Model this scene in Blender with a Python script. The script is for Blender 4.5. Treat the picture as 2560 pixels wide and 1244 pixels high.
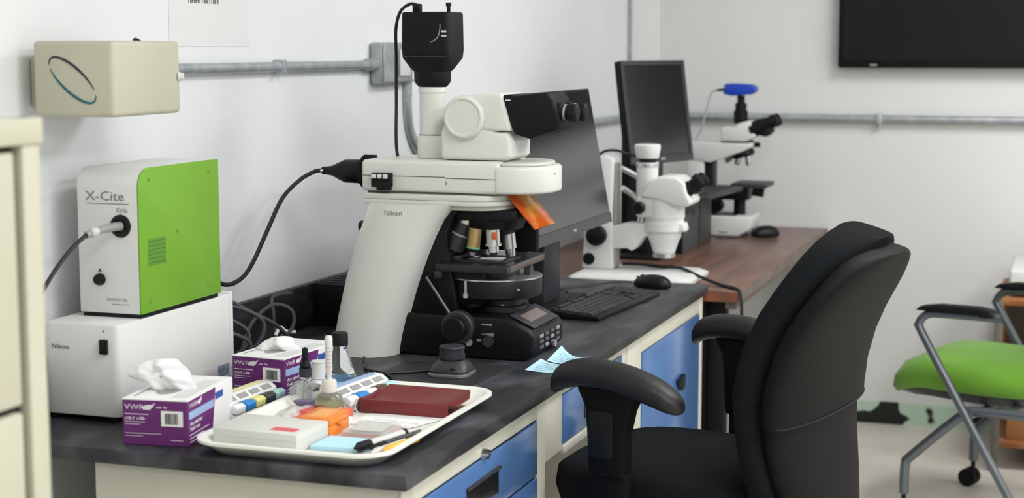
import bpy, bmesh, math, random
from mathutils import Vector, Matrix, Euler
random.seed(7)
R = math.radians
scene = bpy.context.scene
for o in list(bpy.data.objects): bpy.data.objects.remove(o)
COL = scene.collection

# ------------------------------------------------------------------ camera, world, light, exposure
cd = bpy.data.cameras.new('camera'); cam = bpy.data.objects.new('camera', cd); COL.objects.link(cam)
cd.sensor_fit = 'HORIZONTAL'; cd.sensor_width = 36.0; cd.lens = 4095.0/2560.0*36.0
cam.location = (1.72, -2.288, 1.42); cam.rotation_euler = (R(90-7.01), 0, R(19.04))
cd.clip_start = 0.05; cd.clip_end = 50
cd.dof.use_dof = True; cd.dof.focus_distance = 3.35; cd.dof.aperture_fstop = 4.2
scene.camera = cam
w = bpy.data.worlds.new('world'); scene.world = w; w.use_nodes = True
w.node_tree.nodes['Background'].inputs[0].default_value = (0.9, 0.95, 1.0, 1)
w.node_tree.nodes['Background'].inputs[1].default_value = 0.2
def area(name, loc, sx, sy, power, col=(0.985, 0.995, 1.0)):
    l = bpy.data.lights.new(name, 'AREA'); l.shape = 'RECTANGLE'; l.size = sx; l.size_y = sy
    l.energy = power; l.color = col
    o = bpy.data.objects.new(name, l); COL.objects.link(o); o.location = loc; return o
for i, (x, y, p) in enumerate([(2.0, -0.5, 21), (2.0, 2.2, 23), (3.4, -0.5, 23), (3.4, 2.2, 24), (2.0, -3.0, 10), (3.4, -3.0, 11)]):
    area('ceiling_lamp', (x, y, 2.68), 0.6, 1.2, p)
vs = scene.view_settings; vs.view_transform = 'Standard'; vs.look = 'None'; vs.gamma = 1; vs.exposure = 0.7
vs.use_curve_mapping = False

# ------------------------------------------------------------------ materials
def lin(h):
    if isinstance(h, str):
        h = h.lstrip('#'); c = [int(h[i:i+2], 16)/255 for i in (0, 2, 4)]
    else: c = h
    return tuple((v/12.92 if v <= .04045 else ((v+.055)/1.055)**2.4) for v in c)
MATS = {}
def mat(name, col, rough=.5, metal=0, var=.06, scale=8, bump=0, bscale=200, col2=None, trans=0, alpha=1, ior=1.45, thr=(.35, .65), spec=.5, detail=4, sheen=0, stretch=None, coat=0):
    if name in MATS: return MATS[name]
    m = bpy.data.materials.new(name); m.use_nodes = True; nt = m.node_tree; b = nt.nodes['Principled BSDF']
    tc = nt.nodes.new('ShaderNodeTexCoord'); ns = nt.nodes.new('ShaderNodeTexNoise')
    ns.inputs['Scale'].default_value = scale; ns.inputs['Detail'].default_value = detail
    if stretch:
        mp = nt.nodes.new('ShaderNodeMapping'); mp.inputs['Scale'].default_value = stretch
        nt.links.new(tc.outputs['Object'], mp.inputs[0]); nt.links.new(mp.outputs[0], ns.inputs['Vector'])
    else: nt.links.new(tc.outputs['Object'], ns.inputs['Vector'])
    c = lin(col); cr = nt.nodes.new('ShaderNodeValToRGB')
    cr.color_ramp.elements[0].position = thr[0]; cr.color_ramp.elements[1].position = thr[1]
    c2 = lin(col2) if col2 else tuple(v*(1-var) for v in c)
    cr.color_ramp.elements[0].color = (*c2, 1); cr.color_ramp.elements[1].color = (*c, 1)
    nt.links.new(ns.outputs['Fac'], cr.inputs[0]); nt.links.new(cr.outputs[0], b.inputs['Base Color'])
    b.inputs['Roughness'].default_value = rough; b.inputs['Metallic'].default_value = metal
    b.inputs['Transmission Weight'].default_value = trans; b.inputs['Alpha'].default_value = alpha
    b.inputs['IOR'].default_value = ior; b.inputs['Specular IOR Level'].default_value = spec
    if coat: b.inputs['Coat Weight'].default_value = coat; b.inputs['Coat Roughness'].default_value = .15
    if sheen: b.inputs['Sheen Weight'].default_value = sheen
    if bump:
        n2 = nt.nodes.new('ShaderNodeTexNoise'); n2.inputs['Scale'].default_value = bscale
        nt.links.new(tc.outputs['Object'], n2.inputs['Vector'])
        bp = nt.nodes.new('ShaderNodeBump'); bp.inputs['Strength'].default_value = bump; bp.inputs['Distance'].default_value = .002
        nt.links.new(n2.outputs['Fac'], bp.inputs['Height']); nt.links.new(bp.outputs[0], b.inputs['Normal'])
    MATS[name] = m; return m
M = dict(
    wall=mat('wall_paint', '#e6e8ea', .75, var=.03, scale=3, bump=.15, bscale=120),
    wallb=mat('wall_paint_back', '#dcdcdb', .75, var=.03, scale=3, bump=.15, bscale=120),
    pil=mat('pilaster_paint', '#ebebe9', .7, var=.02),
    ceil=mat('ceiling_tile', '#e8e6e0', .9, var=.04),
    floor=mat('vinyl_floor', '#dcd8cf', .42, col2='#cbc5b9', scale=5, bump=.05, thr=(.3, .7)),
    adhes=mat('stained_baseboard', '#b9d2be', .7, col2='#1c1d18', scale=10, thr=(.46, .49), detail=1.0),
    cream=mat('cream_enamel', '#c0bea9', .42, var=.05, scale=5, bump=.03),
    creamb=mat('bench_cream', '#cbcabb', .4, var=.06, scale=6, bump=.03),
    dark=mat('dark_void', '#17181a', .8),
    gal=mat('galvanised_steel', '#b4b8bc', .4, .45, col2='#9fa4a9', scale=30),
    galbox=mat('zinc_box', '#b4bab6', .45, .6, col2='#9aa09d', scale=14),
    epoxy=mat('black_epoxy', '#575a60', .40, col2='#232427', scale=5, bump=.06, thr=(.46, .74), detail=8, stretch=(2.2, 1.0, 2.2)),
    blue=mat('blue_enamel', '#5276ab', .2, var=.08, scale=4, coat=.3),
    pull=mat('recessed_pull', '#202122', .35, .3, scale=40, var=.4),
    chrome=mat('chrome', '#c9c9c6', .2, .95),
    white=mat('white_enamel', '#dcdddb', .38, var=.03),
    scopew=mat('scope_ivory', '#e0e1db', .38, var=.03),
    scopew2=mat('scope_ivory_satin', '#d4d5cc', .42, var=.03),
    groove=mat('groove', '#55574f', .8),
    black=mat('black_plastic', '#101114', .42, var=.15, bump=.04, spec=.3),
    black2=mat('charcoal_plastic', '#313237', .45, var=.12, bump=.04),
    blackm=mat('black_matte', '#0c0d0f', .6, var=.15, spec=.3),
    grey=mat('grey_plastic', '#9b9b98', .45),
    lgrey=mat('light_grey_plastic', '#cfcfcb', .45),
    green=mat('lime_enamel', '#75a930', .35, var=.05),
    greend=mat('vent_green', '#5c8f2a', .6, var=.08),
    print=mat('print_ink', '#33363a', .7),
    printg=mat('print_grey', '#7d8480', .7),
    printw=mat('print_white', '#e9e4ec', .7),
    teal=mat('teal_ink', '#14606e', .6),
    purple=mat('purple_card', '#6b2a72', .5, var=.12, scale=9),
    cardw=mat('white_card', '#eeeeee', .6, var=.02),
    cardblue=mat('blue_print', '#3a57a8', .6),
    cardlb=mat('light_blue_print', '#9fb6df', .6),
    tissue=mat('tissue', '#f0f1f2', .9, var=.03, bump=.3, bscale=60),
    tray=mat('tray_ivory', '#efefe8', .35, var=.02),
    maroon=mat('maroon_vinyl', '#742a2c', .38, var=.15, bump=.05),
    orange=mat('orange_plastic', '#ef8b35', .35, var=.08),
    red=mat('red_label', '#e2655c', .6, var=.1),
    pad=mat('blue_note', '#b9e2f2', .8, var=.03),
    yellow=mat('yellow_plastic', '#e3b92c', .4),
    paley=mat('pale_yellow', '#ded6a2', .7),
    tabblue=mat('tab_blue', '#2f85cf', .5), taby=mat('tab_yellow', '#ebe28e', .5), tabk=mat('tab_black', '#3a4142', .5),
    tabc=mat('tab_cyan', '#b7dde0', .5), tabbr=mat('tab_brown', '#594741', .5), tabw=mat('tab_white', '#e9e9e9', .5),
    glass=mat('clear_glass', '#f4f7f7', .04, trans=1, var=0, ior=1.3),
    clearp=mat('clear_plastic', '#f0f0f2', .2, alpha=.35, var=.1, scale=20),
    pinkp=mat('pink_plastic', '#f6cfc8', .2, alpha=.6, var=.1),
    amber=mat('amber_acrylic', '#e6a032', .15, trans=.25, col2='#cf5a1c', scale=16, ior=1.3, thr=(.4, .6)),
    screen=mat('screen_glass', '#1c1d21', .16, var=.1, spec=1.0), tvscreen=mat('tv_glass', '#141618', .25, var=.1, spec=.25),
    bezel=mat('bezel', '#36373b', .4),
    brown=mat('walnut_laminate', '#755648', .33, col2='#61473d', scale=6, stretch=(6, .6, 6), bump=.02),
    edgeband=mat('worn_edge_band', '#8a5234', .45, col2='#6a4636', scale=18),
    edgegrey=mat('table_edge_side', '#71655d', .5, col2='#5d5149', scale=12),
    gold=mat('gold_metal', '#b39a68', .35, .6), silver=mat('silver_metal', '#cfcfcf', .25, .85),
    bluecam=mat('blue_camera', '#1c43b8', .35, var=.05),
    fabric=mat('black_fabric', '#15181b', .95, var=.25, scale=300, bump=.5, bscale=700, spec=.15),
    shell=mat('chair_shell', '#0e0d0d', .6, spec=.14, var=.15, bump=.25, bscale=500),
    armp=mat('arm_polyurethane', '#1b1b1d', .45, spec=.4, var=.25, scale=14, bump=.25, bscale=300),
    gfab=mat('green_fabric', '#66992a', .95, var=.12, scale=300, bump=.4, bscale=600, sheen=.2),
    steel=mat('grey_steel_tube', '#6d7277', .32, .7, var=.1),
    wood=mat('orange_wood', '#a56a3c', .5, col2='#8d5630', scale=5, stretch=(5, 5, .5)),
    kraft=mat('cardboard', '#b07c4c', .8, var=.08),
    olive=mat('olive_metal', '#6d6c62', .6),
    cable=mat('black_cable', '#1a1b1e', .5), gcable=mat('grey_cable', '#4a4b4f', .5), wcable=mat('pale_cable', '#a9a9a6', .5),
    paper=mat('paper', '#eceded', .8, var=.01),
    papern=mat('notice_paper', '#e2e2e3', .8, var=.01),
    lcd=mat('lcd_pink', '#7d6c69', .3), pink=mat('key_white', '#9a9ba3', .5), keyg=mat('key_grey', '#5b5c62', .5),
)

# ------------------------------------------------------------------ mesh builder
def V(*a): return Vector(a)
def catmull(pts, n=8, closed=False):
    P = [Vector(p) for p in pts]; out = []; k = len(P)
    rng = range(k) if closed else range(k-1)
    for i in rng:
        if closed: a, b, c, d = P[(i-1) % k], P[i], P[(i+1) % k], P[(i+2) % k]
        else: a, b, c, d = P[max(i-1, 0)], P[i], P[i+1], P[min(i+2, k-1)]
        for j in range(n):
            t = j/n
            out.append(.5*((2*b)+(c-a)*t+(2*a-5*b+4*c-d)*t*t+(3*b-a-3*c+d)*t**3))
    if not closed: out.append(P[-1])
    return out
def rrect(x0, x1, y0, y1, r, n=5):
    pts = []
    for cx, cy, a0 in ((x1-r, y1-r, 0), (x0+r, y1-r, 90), (x0+r, y0+r, 180), (x1-r, y0+r, 270)):
        for i in range(n+1):
            a = R(a0+90*i/n); pts.append((cx+r*math.cos(a), cy+r*math.sin(a)))
    return pts
class MB:
    def __init__(s): s.bm = bmesh.new()
    def _add(s, t):
        bmesh.ops.recalc_face_normals(t, faces=t.faces[:])
        me = bpy.data.meshes.new('t'); t.to_mesh(me); t.free(); s.bm.from_mesh(me); bpy.data.meshes.remove(me); return s
    def box(s, x0, x1, y0, y1, z0, z1, bev=0, seg=2, mtx=None):
        t = bmesh.new(); bmesh.ops.create_cube(t, size=1)
        for v in t.verts: v.co = Vector(((x0+x1)/2+v.co.x*(x1-x0), (y0+y1)/2+v.co.y*(y1-y0), (z0+z1)/2+v.co.z*(z1-z0)))
        if bev: bmesh.ops.bevel(t, geom=t.edges[:], offset=bev, segments=seg, profile=.5, affect='EDGES', clamp_overlap=True)
        if mtx: bmesh.ops.transform(t, matrix=mtx, verts=t.verts[:])
        return s._add(t)
    def prism(s, poly, axis, a0, a1, bev=0, seg=2, mtx=None):
        t = bmesh.new()
        def pt(p, a): return {'x': (a, p[0], p[1]), 'y': (p[0], a, p[1]), 'z': (p[0], p[1], a)}[axis]
        v0 = [t.verts.new(pt(p, a0)) for p in poly]; v1 = [t.verts.new(pt(p, a1)) for p in poly]
        t.faces.new(v0); t.faces.new(v1[::-1]); n = len(poly)
        for i in range(n): t.faces.new((v0[i], v1[i], v1[(i+1) % n], v0[(i+1) % n]))
        bmesh.ops.recalc_face_normals(t, faces=t.faces[:])
        if bev:
            es = [e for e in t.edges if len(e.link_faces) == 2 and e.calc_face_angle(0) > .6]
            bmesh.ops.bevel(t, geom=es, offset=bev, segments=seg, profile=.5, affect='EDGES', clamp_overlap=True)
        if mtx: bmesh.ops.transform(t, matrix=mtx, verts=t.verts[:])
        return s._add(t)
    def loft(s, rings, caps=True, closed=True, mtx=None, wrap=False):
        t = bmesh.new(); vr = [[t.verts.new(p) for p in r] for r in rings]; n = len(vr[0])
        pairs = list(zip(vr[:-1], vr[1:]))
        if wrap: pairs.append((vr[-1], vr[0]))
        for a, b in pairs:
            for i in range(n if closed else n-1):
                t.faces.new((a[i], a[(i+1) % n], b[(i+1) % n], b[i]))
        if caps and closed and not wrap: t.faces.new(vr[0][::-1]); t.faces.new(vr[-1])
        if mtx: bmesh.ops.transform(t, matrix=mtx, verts=t.verts[:])
        return s._add(t)
    def lathe(s, prof, c=(0, 0, 0), ax=(0, 0, 1), seg=28, caps=True):
        q = Vector((0, 0, 1)).rotation_difference(Vector(ax).normalized()); c = Vector(c)
        rings = [[c+q @ Vector((max(r, 1e-4)*math.cos(2*math.pi*i/seg), max(r, 1e-4)*math.sin(2*math.pi*i/seg), h)) for i in range(seg)] for r, h in prof]
        return s.loft(rings, caps)
    def cyl(s, p0, p1, r0, r1=None, seg=24):
        p0 = Vector(p0); p1 = Vector(p1); d = p1-p0
        return s.lathe([(r0, 0), (r0 if r1 is None else r1, d.length)], p0, d, seg)
    def tube(s, pts, r, seg=8, n=8, smooth=True, closed=False):
        P = catmull(pts, n, closed) if smooth else [Vector(p) for p in pts]
        k = len(P); rings = []; up = Vector((0, 0, 1)); prev = None
        for i, p in enumerate(P):
            if closed: d = P[(i+1) % k]-P[i-1]
            else: d = P[min(i+1, k-1)]-P[max(i-1, 0)]
            d.normalize()
            if prev is None:
                a = d.cross(up)
                if a.length < .05: a = d.cross(Vector((1, 0, 0)))
            else: a = prev-d*prev.dot(d)
            a.normalize(); prev = a; b = d.cross(a)
            rr = r if not hasattr(r, '__len__') else r[0]+(r[1]-r[0])*i/(k-1)
            rings.append([p+a*rr*math.cos(2*math.pi*j/seg)+b*rr*math.sin(2*math.pi*j/seg) for j in range(seg)])
        return s.loft(rings, True, wrap=closed)
    def sphere(s, c, r, sc=(1, 1, 1), u=20, v=12):
        t = bmesh.new(); bmesh.ops.create_uvsphere(t, u_segments=u, v_segments=v, radius=1)
        for q in t.verts: q.co = Vector((c[0]+q.co.x*r*sc[0], c[1]+q.co.y*r*sc[1], c[2]+q.co.z*r*sc[2]))
        return s._add(t)
    def quad(s, a, b, c, d):
        t = bmesh.new(); t.faces.new([t.verts.new(p) for p in (a, b, c, d)]); return s._add(t)
    def grid(s, f, nu, nv, thick=0):
        t = bmesh.new(); g = [[t.verts.new(f(i/nu, j/nv)) for j in range(nv+1)] for i in range(nu+1)]
        for i in range(nu):
            for j in range(nv): t.faces.new((g[i][j], g[i+1][j], g[i+1][j+1], g[i][j+1]))
        if thick:
            bmesh.ops.recalc_face_normals(t, faces=t.faces[:]); bmesh.ops.solidify(t, geom=t.faces[:], thickness=thick)
        return s._add(t)
    def xf(s, m): bmesh.ops.transform(s.bm, matrix=m, verts=s.bm.verts[:]); return s
    def mesh(s, name, m, angle=35):
        me = bpy.data.meshes.new(name); s.bm.to_mesh(me); s.bm.free()
        me.materials.append(m)
        for p in me.polygons: p.use_smooth = True
        me.set_sharp_from_angle(angle=R(angle)); return me

OFF = {}
def tag(o, label=None, cat=None, group=None, kind=None):
    if label: o['label'] = label
    if cat: o['category'] = cat
    if group: o['group'] = group
    if kind: o['kind'] = kind
    return o
def thing(name, label, cat, loc=(0, 0, 0), rotz=0, group=None, local=False):
    o = bpy.data.objects.new(name, None); COL.objects.link(o); o.empty_display_size = .05
    o.location = loc; o.rotation_euler = (0, 0, rotz); tag(o, label, cat, group)
    OFF[o.name] = Vector((0, 0, 0)) if (local or rotz) else Vector(loc); return o
def part(name, mb, m, parent, label=None, angle=35):
    off = OFF[parent.name]; mb.xf(Matrix.Translation(-off))
    bb = [v.co for v in mb.bm.verts]
    o = bpy.data.objects.new(name, mb.mesh(name, m, angle)); COL.objects.link(o); o.parent = parent; OFF[o.name] = off
    if label: o['label'] = label
    return o
def single(name, mb, m, label, cat, group=None, kind=None, angle=35):
    vs_ = [v.co for v in mb.bm.verts]
    c = Vector(((min(v.x for v in vs_)+max(v.x for v in vs_))/2, (min(v.y for v in vs_)+max(v.y for v in vs_))/2, min(v.z for v in vs_)))
    mb.xf(Matrix.Translation(-c)); o = bpy.data.objects.new(name, mb.mesh(name, m, angle)); COL.objects.link(o); o.location = c
    OFF[o.name] = c.copy()
    return tag(o, label, cat, group, kind)
def struct(name, mb, m, parent=None):
    o = bpy.data.objects.new(name, mb.mesh(name, m)); COL.objects.link(o); o['kind'] = 'structure'; OFF[o.name] = Vector((0, 0, 0))
    if parent: o.parent = parent
    return o
FRONT = Euler((R(90), 0, 0)); RIGHT = Euler((R(90), 0, R(90))); TOPR = Euler((0, 0, 0))
def text(s, size, loc, rot, m, parent, name='lettering', sx=1, align='LEFT'):
    c = bpy.data.curves.new('txt', 'FONT'); c.body = s; c.size = size; c.align_x = align; c.resolution_u = 2
    o = bpy.data.objects.new('txt', c); COL.objects.link(o); bpy.context.view_layer.update()
    me = bpy.data.meshes.new_from_object(o); bpy.data.objects.remove(o); bpy.data.curves.remove(c)
    mtx = Matrix.Translation(Vector(loc)-OFF[parent.name]) @ rot.to_matrix().to_4x4() @ Matrix.Diagonal((sx, 1, 1, 1))
    me.transform(mtx); me.materials.clear(); me.materials.append(m)
    t = bpy.data.objects.new(name, me); COL.objects.link(t); t.parent = parent; OFF[t.name] = OFF[parent.name]
    return t
def wpart(name, mb, m, th):
    mt = Matrix.Translation(th.location) @ th.rotation_euler.to_matrix().to_4x4()
    mb.xf(mt.inverted()); return part(name, mb, m, th)
def scribble(words, size, loc, rot, m, parent, seed=1):
    # illegible small print: rows of tiny letter-like strokes
    rnd = random.Random(seed); mb = MB(); x = 0
    for n in words:
        for _ in range(n):
            h = size*rnd.choice((.55, .6, .8)); w_ = size*.42
            mb.box(x, x+w_*.3, 0, h, 0, .0002); mb.box(x, x+w_*.8, h*rnd.choice((0, .4, .8)), h*rnd.choice((.9, 1.0)), 0, .0002); x += w_
        x += size*.45
    mb.xf(Matrix.Translation(Vector(loc)) @ rot.to_matrix().to_4x4()); return part('fine_print', mb, m, parent)
def inst(src, parent, loc, rot=(0, 0, 0)):
    o = src.copy(); COL.objects.link(o); o.parent = parent; o.location = loc; o.rotation_euler = rot; return o

# ------------------------------------------------------------------ the room
def xw(y): return -.05+.026*(y-.1)
Y0, Y1, X1, ZC = -4.3, 3.95, 4.3, 2.75
struct('floor', MB().box(-.4, X1, Y0, Y1+.2, -.06, 0), M['floor'])
struct('ceiling', MB().box(-.4, X1, Y0, Y1+.2, ZC, ZC+.06), M['ceil'])
struct('wall_left', MB().prism([(xw(Y0), Y0), (xw(Y1), Y1), (xw(Y1)-.15, Y1), (xw(Y0)-.15, Y0)], 'z', 0, ZC), M['wall'])
struct('wall_back', MB().box(-.2, X1, Y1, Y1+.12, 0, ZC), M['wallb'])
struct('wall_right', MB().box(X1, X1+.1, Y0, Y1+.12, 0, ZC), M['wall'])
struct('wall_front', MB().box(-.3, X1+.1, Y0-.1, Y0, 0, ZC), M['wall'])
struct('baseboard_back', MB().box(.9, X1, Y1-.006, Y1, 0, .085), M['adhes'])
struct('trim_1', MB().box(.062, .172, Y1-.012, Y1, 0, ZC), M['pil'])
struct('trim_2', MB().box(.051, .064, Y1-.022, Y1-.004, 0, ZC), M['gal'])

# ------------------------------------------------------------------ conduits
t = thing('wall_conduit', 'galvanised steel conduit on the side wall ending at the square junction box', 'conduit', (0, .4, 1.376))
part('pipe', MB().cyl((xw(.3)+.016, .3, 1.376), (xw(1.6)+.016, 1.6, 1.376), .0115), M['gal'], t)
part('coupling', MB().cyl((xw(1.55)+.016, 1.555, 1.376), (xw(1.6)+.016, 1.6, 1.376), .016), M['gal'], t)
part('strap', MB().box(xw(1.1), xw(1.1)+.03, 1.09, 1.105, 1.36, 1.392, .003), M['gal'], t)
t = thing('junction_box', 'square zinc electrical junction box on the wall behind the black microscope camera', 'electrical box', (0, 1.68, 1.33))
part('body', MB().box(xw(1.68), .025, 1.60, 1.80, 1.327, 1.432, .006), M['galbox'], t)
part('cover_plate', MB().box(.025, .03, 1.605, 1.795, 1.331, 1.428, .002), M['gal'], t)
part('outlet', MB().box(.03, .036, 1.70, 1.77, 1.345, 1.415, .004), M['white'], t)
part('elbow', MB().cyl((.0, 1.82, 1.335), (.0, 1.82, 1.29), .016).cyl((.0, 1.82, 1.327), (.0, 1.82, 1.335), .022), M['gal'], t)
single('flexible_conduit', MB().tube([(.0, 1.82, 1.30), (.0, 1.822, 1.25), (.0, 1.835, 1.20), (.004, 1.87, 1.155), (.008, 1.93, 1.12), (.01, 2.05, 1.10)], .015, 12), M['gal'],
       'curved grey flexible conduit dropping from the junction box behind the microscope', 'conduit')
t = thing('wall_conduit', 'grey conduit on the side wall beside the wide tilted monitor', 'conduit', (.05, 2.0, 1.15))
part('pipe', MB().tube([(xw(2.0)+.018, 2.0, 1.15), (xw(3.8)+.018, 3.8, 1.15), (xw(3.9)+.03, 3.9, 1.152), (.16, 3.925, 1.157)], .0135, 12), M['gal'], t)
t = thing('wall_conduit', 'long grey conduit running across the back wall below the television', 'conduit', (2, 3.93, 1.158))
part('pipe', MB().cyl((.16, 3.925, 1.157), (4.25, 3.925, 1.157), .0145), M['gal'], t)
for x in (1.02, 2.4): part('strap', MB().box(x-.012, x+.012, 3.905, 3.95, 1.14, 1.176, .003).cyl((x, 3.93, 1.125), (x, 3.93, 1.145), .008), M['gal'], t)

# ------------------------------------------------------------------ television, notice
t = thing('television', 'large black wall television, top of the back wall', 'television', (1.62, 3.93, 1.351))
part('housing', MB().box(.867, 2.40, 3.89, 3.945, 1.345, 2.22, .006), M['blackm'], t)
part('screen', MB().box(.885, 2.382, 3.887, 3.891, 1.372, 2.20), M['tvscreen'], t)
part('maker_badge', MB().box(.985, 1.01, 3.8865, 3.889, 1.353, 1.359), M['grey'], t)
t = thing('wall_notice', 'white printed paper sheet taped to the wall above the conduit', 'paper', (0, .8, 1.42))
y_a, y_b = .66, .985
part('sheet', MB().prism([(xw(y_a)+.0003, y_a), (xw(y_b)+.0003, y_b), (xw(y_b)+.0009, y_b), (xw(y_a)+.0009, y_a)], 'z', 1.422, 1.64), M['papern'], t)
scribble((6, 9), .018, (.0015+xw(.735), .735, 1.512), Euler((R(90), 0, R(88.5))), M['printg'], t)

# ------------------------------------------------------------------ filing cabinet
t = thing('filing_cabinet', 'tall cream steel filing cabinet beside the bench end', 'cabinet', (.28, -.9, 0))
part('body', MB().box(-.04, .60, -1.105, -.723, 0.0, 1.343, .004), M['cream'], t)
part('face_frame', MB().box(.60, .62, -1.105, -1.065, 0, 1.343, .003).box(.60, .62, -.757, -.723, 0, 1.343, .003).box(.60, .624, -1.105, -.721, 1.313, 1.343, .003), M['cream'], t)
part('recess', MB().box(.598, .604, -1.065, -.757, .03, 1.313), M['dark'], t)
zb = 1.306
for k in range(4):
    d = part('drawer', MB().box(.603, .617, -1.059, -.767, zb-.283, zb, .004), M['cream'], t)
    part('handle', MB().box(.617, .64, -.95, -.85, zb-.10, zb-.085, .004), M['chrome'], d)
    part('label_holder', MB().box(.617, .62, -.94, -.86, zb-.07, zb-.035, .001), M['chrome'], d)
    zb -= .291

# ------------------------------------------------------------------ lab bench: worktop and three base units
t = thing('bench_worktop', 'long black epoxy laboratory worktop on the cream and blue units', 'worktop', (.36, 1.1, .735))
part('slab', MB().prism([(.757, 0), (.757, 2.198), (xw(2.198)+.004, 2.198), (xw(0)+.004, 0)], 'z', .735, .760, .003), M['epoxy'], t)
t = thing('bench_backsplash', 'low black epoxy backsplash along the wall behind the worktop', 'backsplash', (0, 1.1, .76))
part('panel', MB().prism([(xw(0)+.003, .005), (xw(0)+.022, .005), (xw(2.19)+.022, 2.19), (xw(2.19)+.003, 2.19)], 'z', .7605, .860, .003), M['epoxy'], t)
t = thing('drawer_unit', 'cream base unit with blue drawers at the near end of the bench', 'cabinet', (.45, .38, 0))
part('carcass', MB().box(.183, .735, .02, .752, 0, .734, .002), M['creamb'], t)
part('face_frame', MB().box(.735, .741, .02, .064, .02, .734, .001).box(.735, .741, .70, .752, .02, .734, .001).box(.735, .741, .064, .70, .698, .734, .001), M['creamb'], t)
part('recess', MB().box(.7345, .7365, .064, .70, .05, .698), M['dark'], t)
zt = .694
for k, h in enumerate((.106, .145, .18, .18)):
    d = part('drawer', MB().box(.7365, .744, .07, .694, zt-h, zt, .002), M['blue'], t)
    part('recessed_pull', MB().box(.742, .7445, .298, .466, zt-.082, zt-.032, .001), M['pull'], d)
    part('pull_lip', MB().box(.743, .750, .296, .468, zt-.036, zt-.031, .001), M['black2'], d)
    zt -= h+.006
part('lock', MB().cyl((.739, .39, .702), (.752, .39, .702), .011, .009, 20).box(.752, .755, .384, .396, .70, .704), M['chrome'], t)
t = thing('knee_drawer_unit', 'cream apron with a shallow blue drawer over the knee space', 'drawer', (.6, 1.06, .595))
part('apron', MB().box(.40, .735, .753, 1.372, .60, .734, .002), M['creamb'], t)
part('face_frame', MB().box(.735, .741, .753, .862, .598, .734, .001).box(.735, .741, 1.332, 1.372, .598, .734, .001).box(.735, .741, .862, 1.332, .714, .734, .001).box(.735, .746, .862, 1.332, .590, .606, .001), M['creamb'], t)
d = part('drawer', MB().box(.7352, .742, .866, 1.328, .609, .711, .0015), M['blue'], t)
part('recessed_pull', MB().box(.7415, .744, 1.02, 1.18, .63, .678, .001), M['pull'], d)
t = thing('cupboard_unit', 'cream base unit with one tall blue door at the far end of the bench', 'cabinet', (.45, 1.78, 0))
part('carcass', MB().box(.10, .735, 1.373, 2.19, 0, .734, .002), M['creamb'], t)
part('face_frame', MB().box(.735, .742, 1.373, 1.505, .02, .734, .001).box(.735, .742, 2.150, 2.19, .02, .734, .001).box(.735, .742, 1.505, 2.150, .688, .734, .001), M['creamb'], t)
d = part('door', MB().box(.7352, .744, 1.511, 2.144, .08, .683, .002), M['blue'], t)
part('pull', MB().prism([(1.86, .548), (1.93, .556), (1.925, .52), (1.90, .515)], 'x', .744, .756, .002), M['black'], d)

# ------------------------------------------------------------------ Nikon power supply (white box under the lime box)
t = thing('power_supply', 'long white power supply case under the lime green lamp box', 'equipment', (.05, .37, .76))
part('case', MB().prism(rrect(-.010, .142, .164, .575, .012, 4), 'z', .770, .936, .004), M['white'], t)
part('rear_lip', MB().box(-.010, .1435, .565, .578, .768, .939, .002), M['white'], t)
for x, y in ((-.01, .19), (.12, .19), (-.01, .55), (.12, .55)): part('foot', MB().cyl((x, y, .7605), (x, y, .772), .012), M['black'], t)
text('Nikon', .0125, (.006, .1625, .889), FRONT, M['print'], t, sx=1.15)
s = part('rocker_switch', MB().box(.107, .122, .158, .165, .884, .910, .001), M['black'], t)
part('rocker', MB().box(.109, .120, .155, .159, .887, .907, .002), M['blackm'], s)
part('lamp_dot', MB().cyl((.114, .163, .925), (.114, .1645, .925), .0015), M['print'], t)
lb = part('rating_label', MB().box(.1415, .1428, .515, .558, .777, .799), mat('label_slate', '#8791a0', .6, col2='#5d6a80', scale=120), t)

# ------------------------------------------------------------------ X-Cite lamp box
t = thing('fluorescence_lamp', 'white and lime green lamp box stacked on the white power supply', 'equipment', (.08, .38, .936))
prof = [(.527, .944), (.527, 1.206)]+[(.238+.034-.034*math.sin(R(a)), 1.206-.034+.034*math.cos(R(a))) for a in range(0, 91, 10)]+[(.238, .944)]
part('housing', MB().prism(prof, 'x', .018, .1425, .002), M['white'], t)
g = part('side_panel', MB().prism(prof, 'x', .1425, .1455, .001), M['green'], t, 'lime green side panel')
for y, z in ((.273, 1.184), (.488, 1.183), (.268, .963), (.478, .965), (.369, 1.082)):
    part('screw', MB().cyl((.1453, y, z), (.1463, y, z), .0032, seg=12), M['greend'], g)
vg = part('vent_grille', MB().box(.1453, .1459, .265, .326, 1.028, 1.077), M['greend'], g)
for k in range(6): part('vent_slit', MB().box(.1458, .1463, .268, .323, 1.0325+.0078*k, 1.0345+.0078*k), mat('vent_dark', '#4b7a22', .7), g)
part('base_gasket', MB().box(.022, .141, .243, .523, .9365, .945), M['black'], t)
text('X-Cite', .024, (.036, .2372, 1.148), FRONT, M['printg'], t, sx=1.22)
part('underline', MB().box(.037, .126, .2372, .2378, 1.142, 1.1432), M['printg'], t)
text('Xylis', .0135, (.098, .2372, 1.127), FRONT, M['printg'], t, sx=.95)
text('EXCELITAS', .0075, (.075, .2372, .9665), FRONT, M['printg'], t, sx=1.15)
part('underline', MB().box(.085, .122, .2372, .2378, .9605, .9612), M['printg'], t)
part('port_ring', MB().lathe([(.0205, 0), (.0205, .003), (.017, .005), (.013, .0045), (.012, .001)], (.108, .2382, 1.103), (0, -1, 0)), M['black'], t)
k = part('intensity_knob', MB().lathe([(.011, 0), (.011, .004), (.009, .010), (.0, .0105)], (.062, .2382, 1.005), (0, -1, 0)), M['black'], t)
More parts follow.
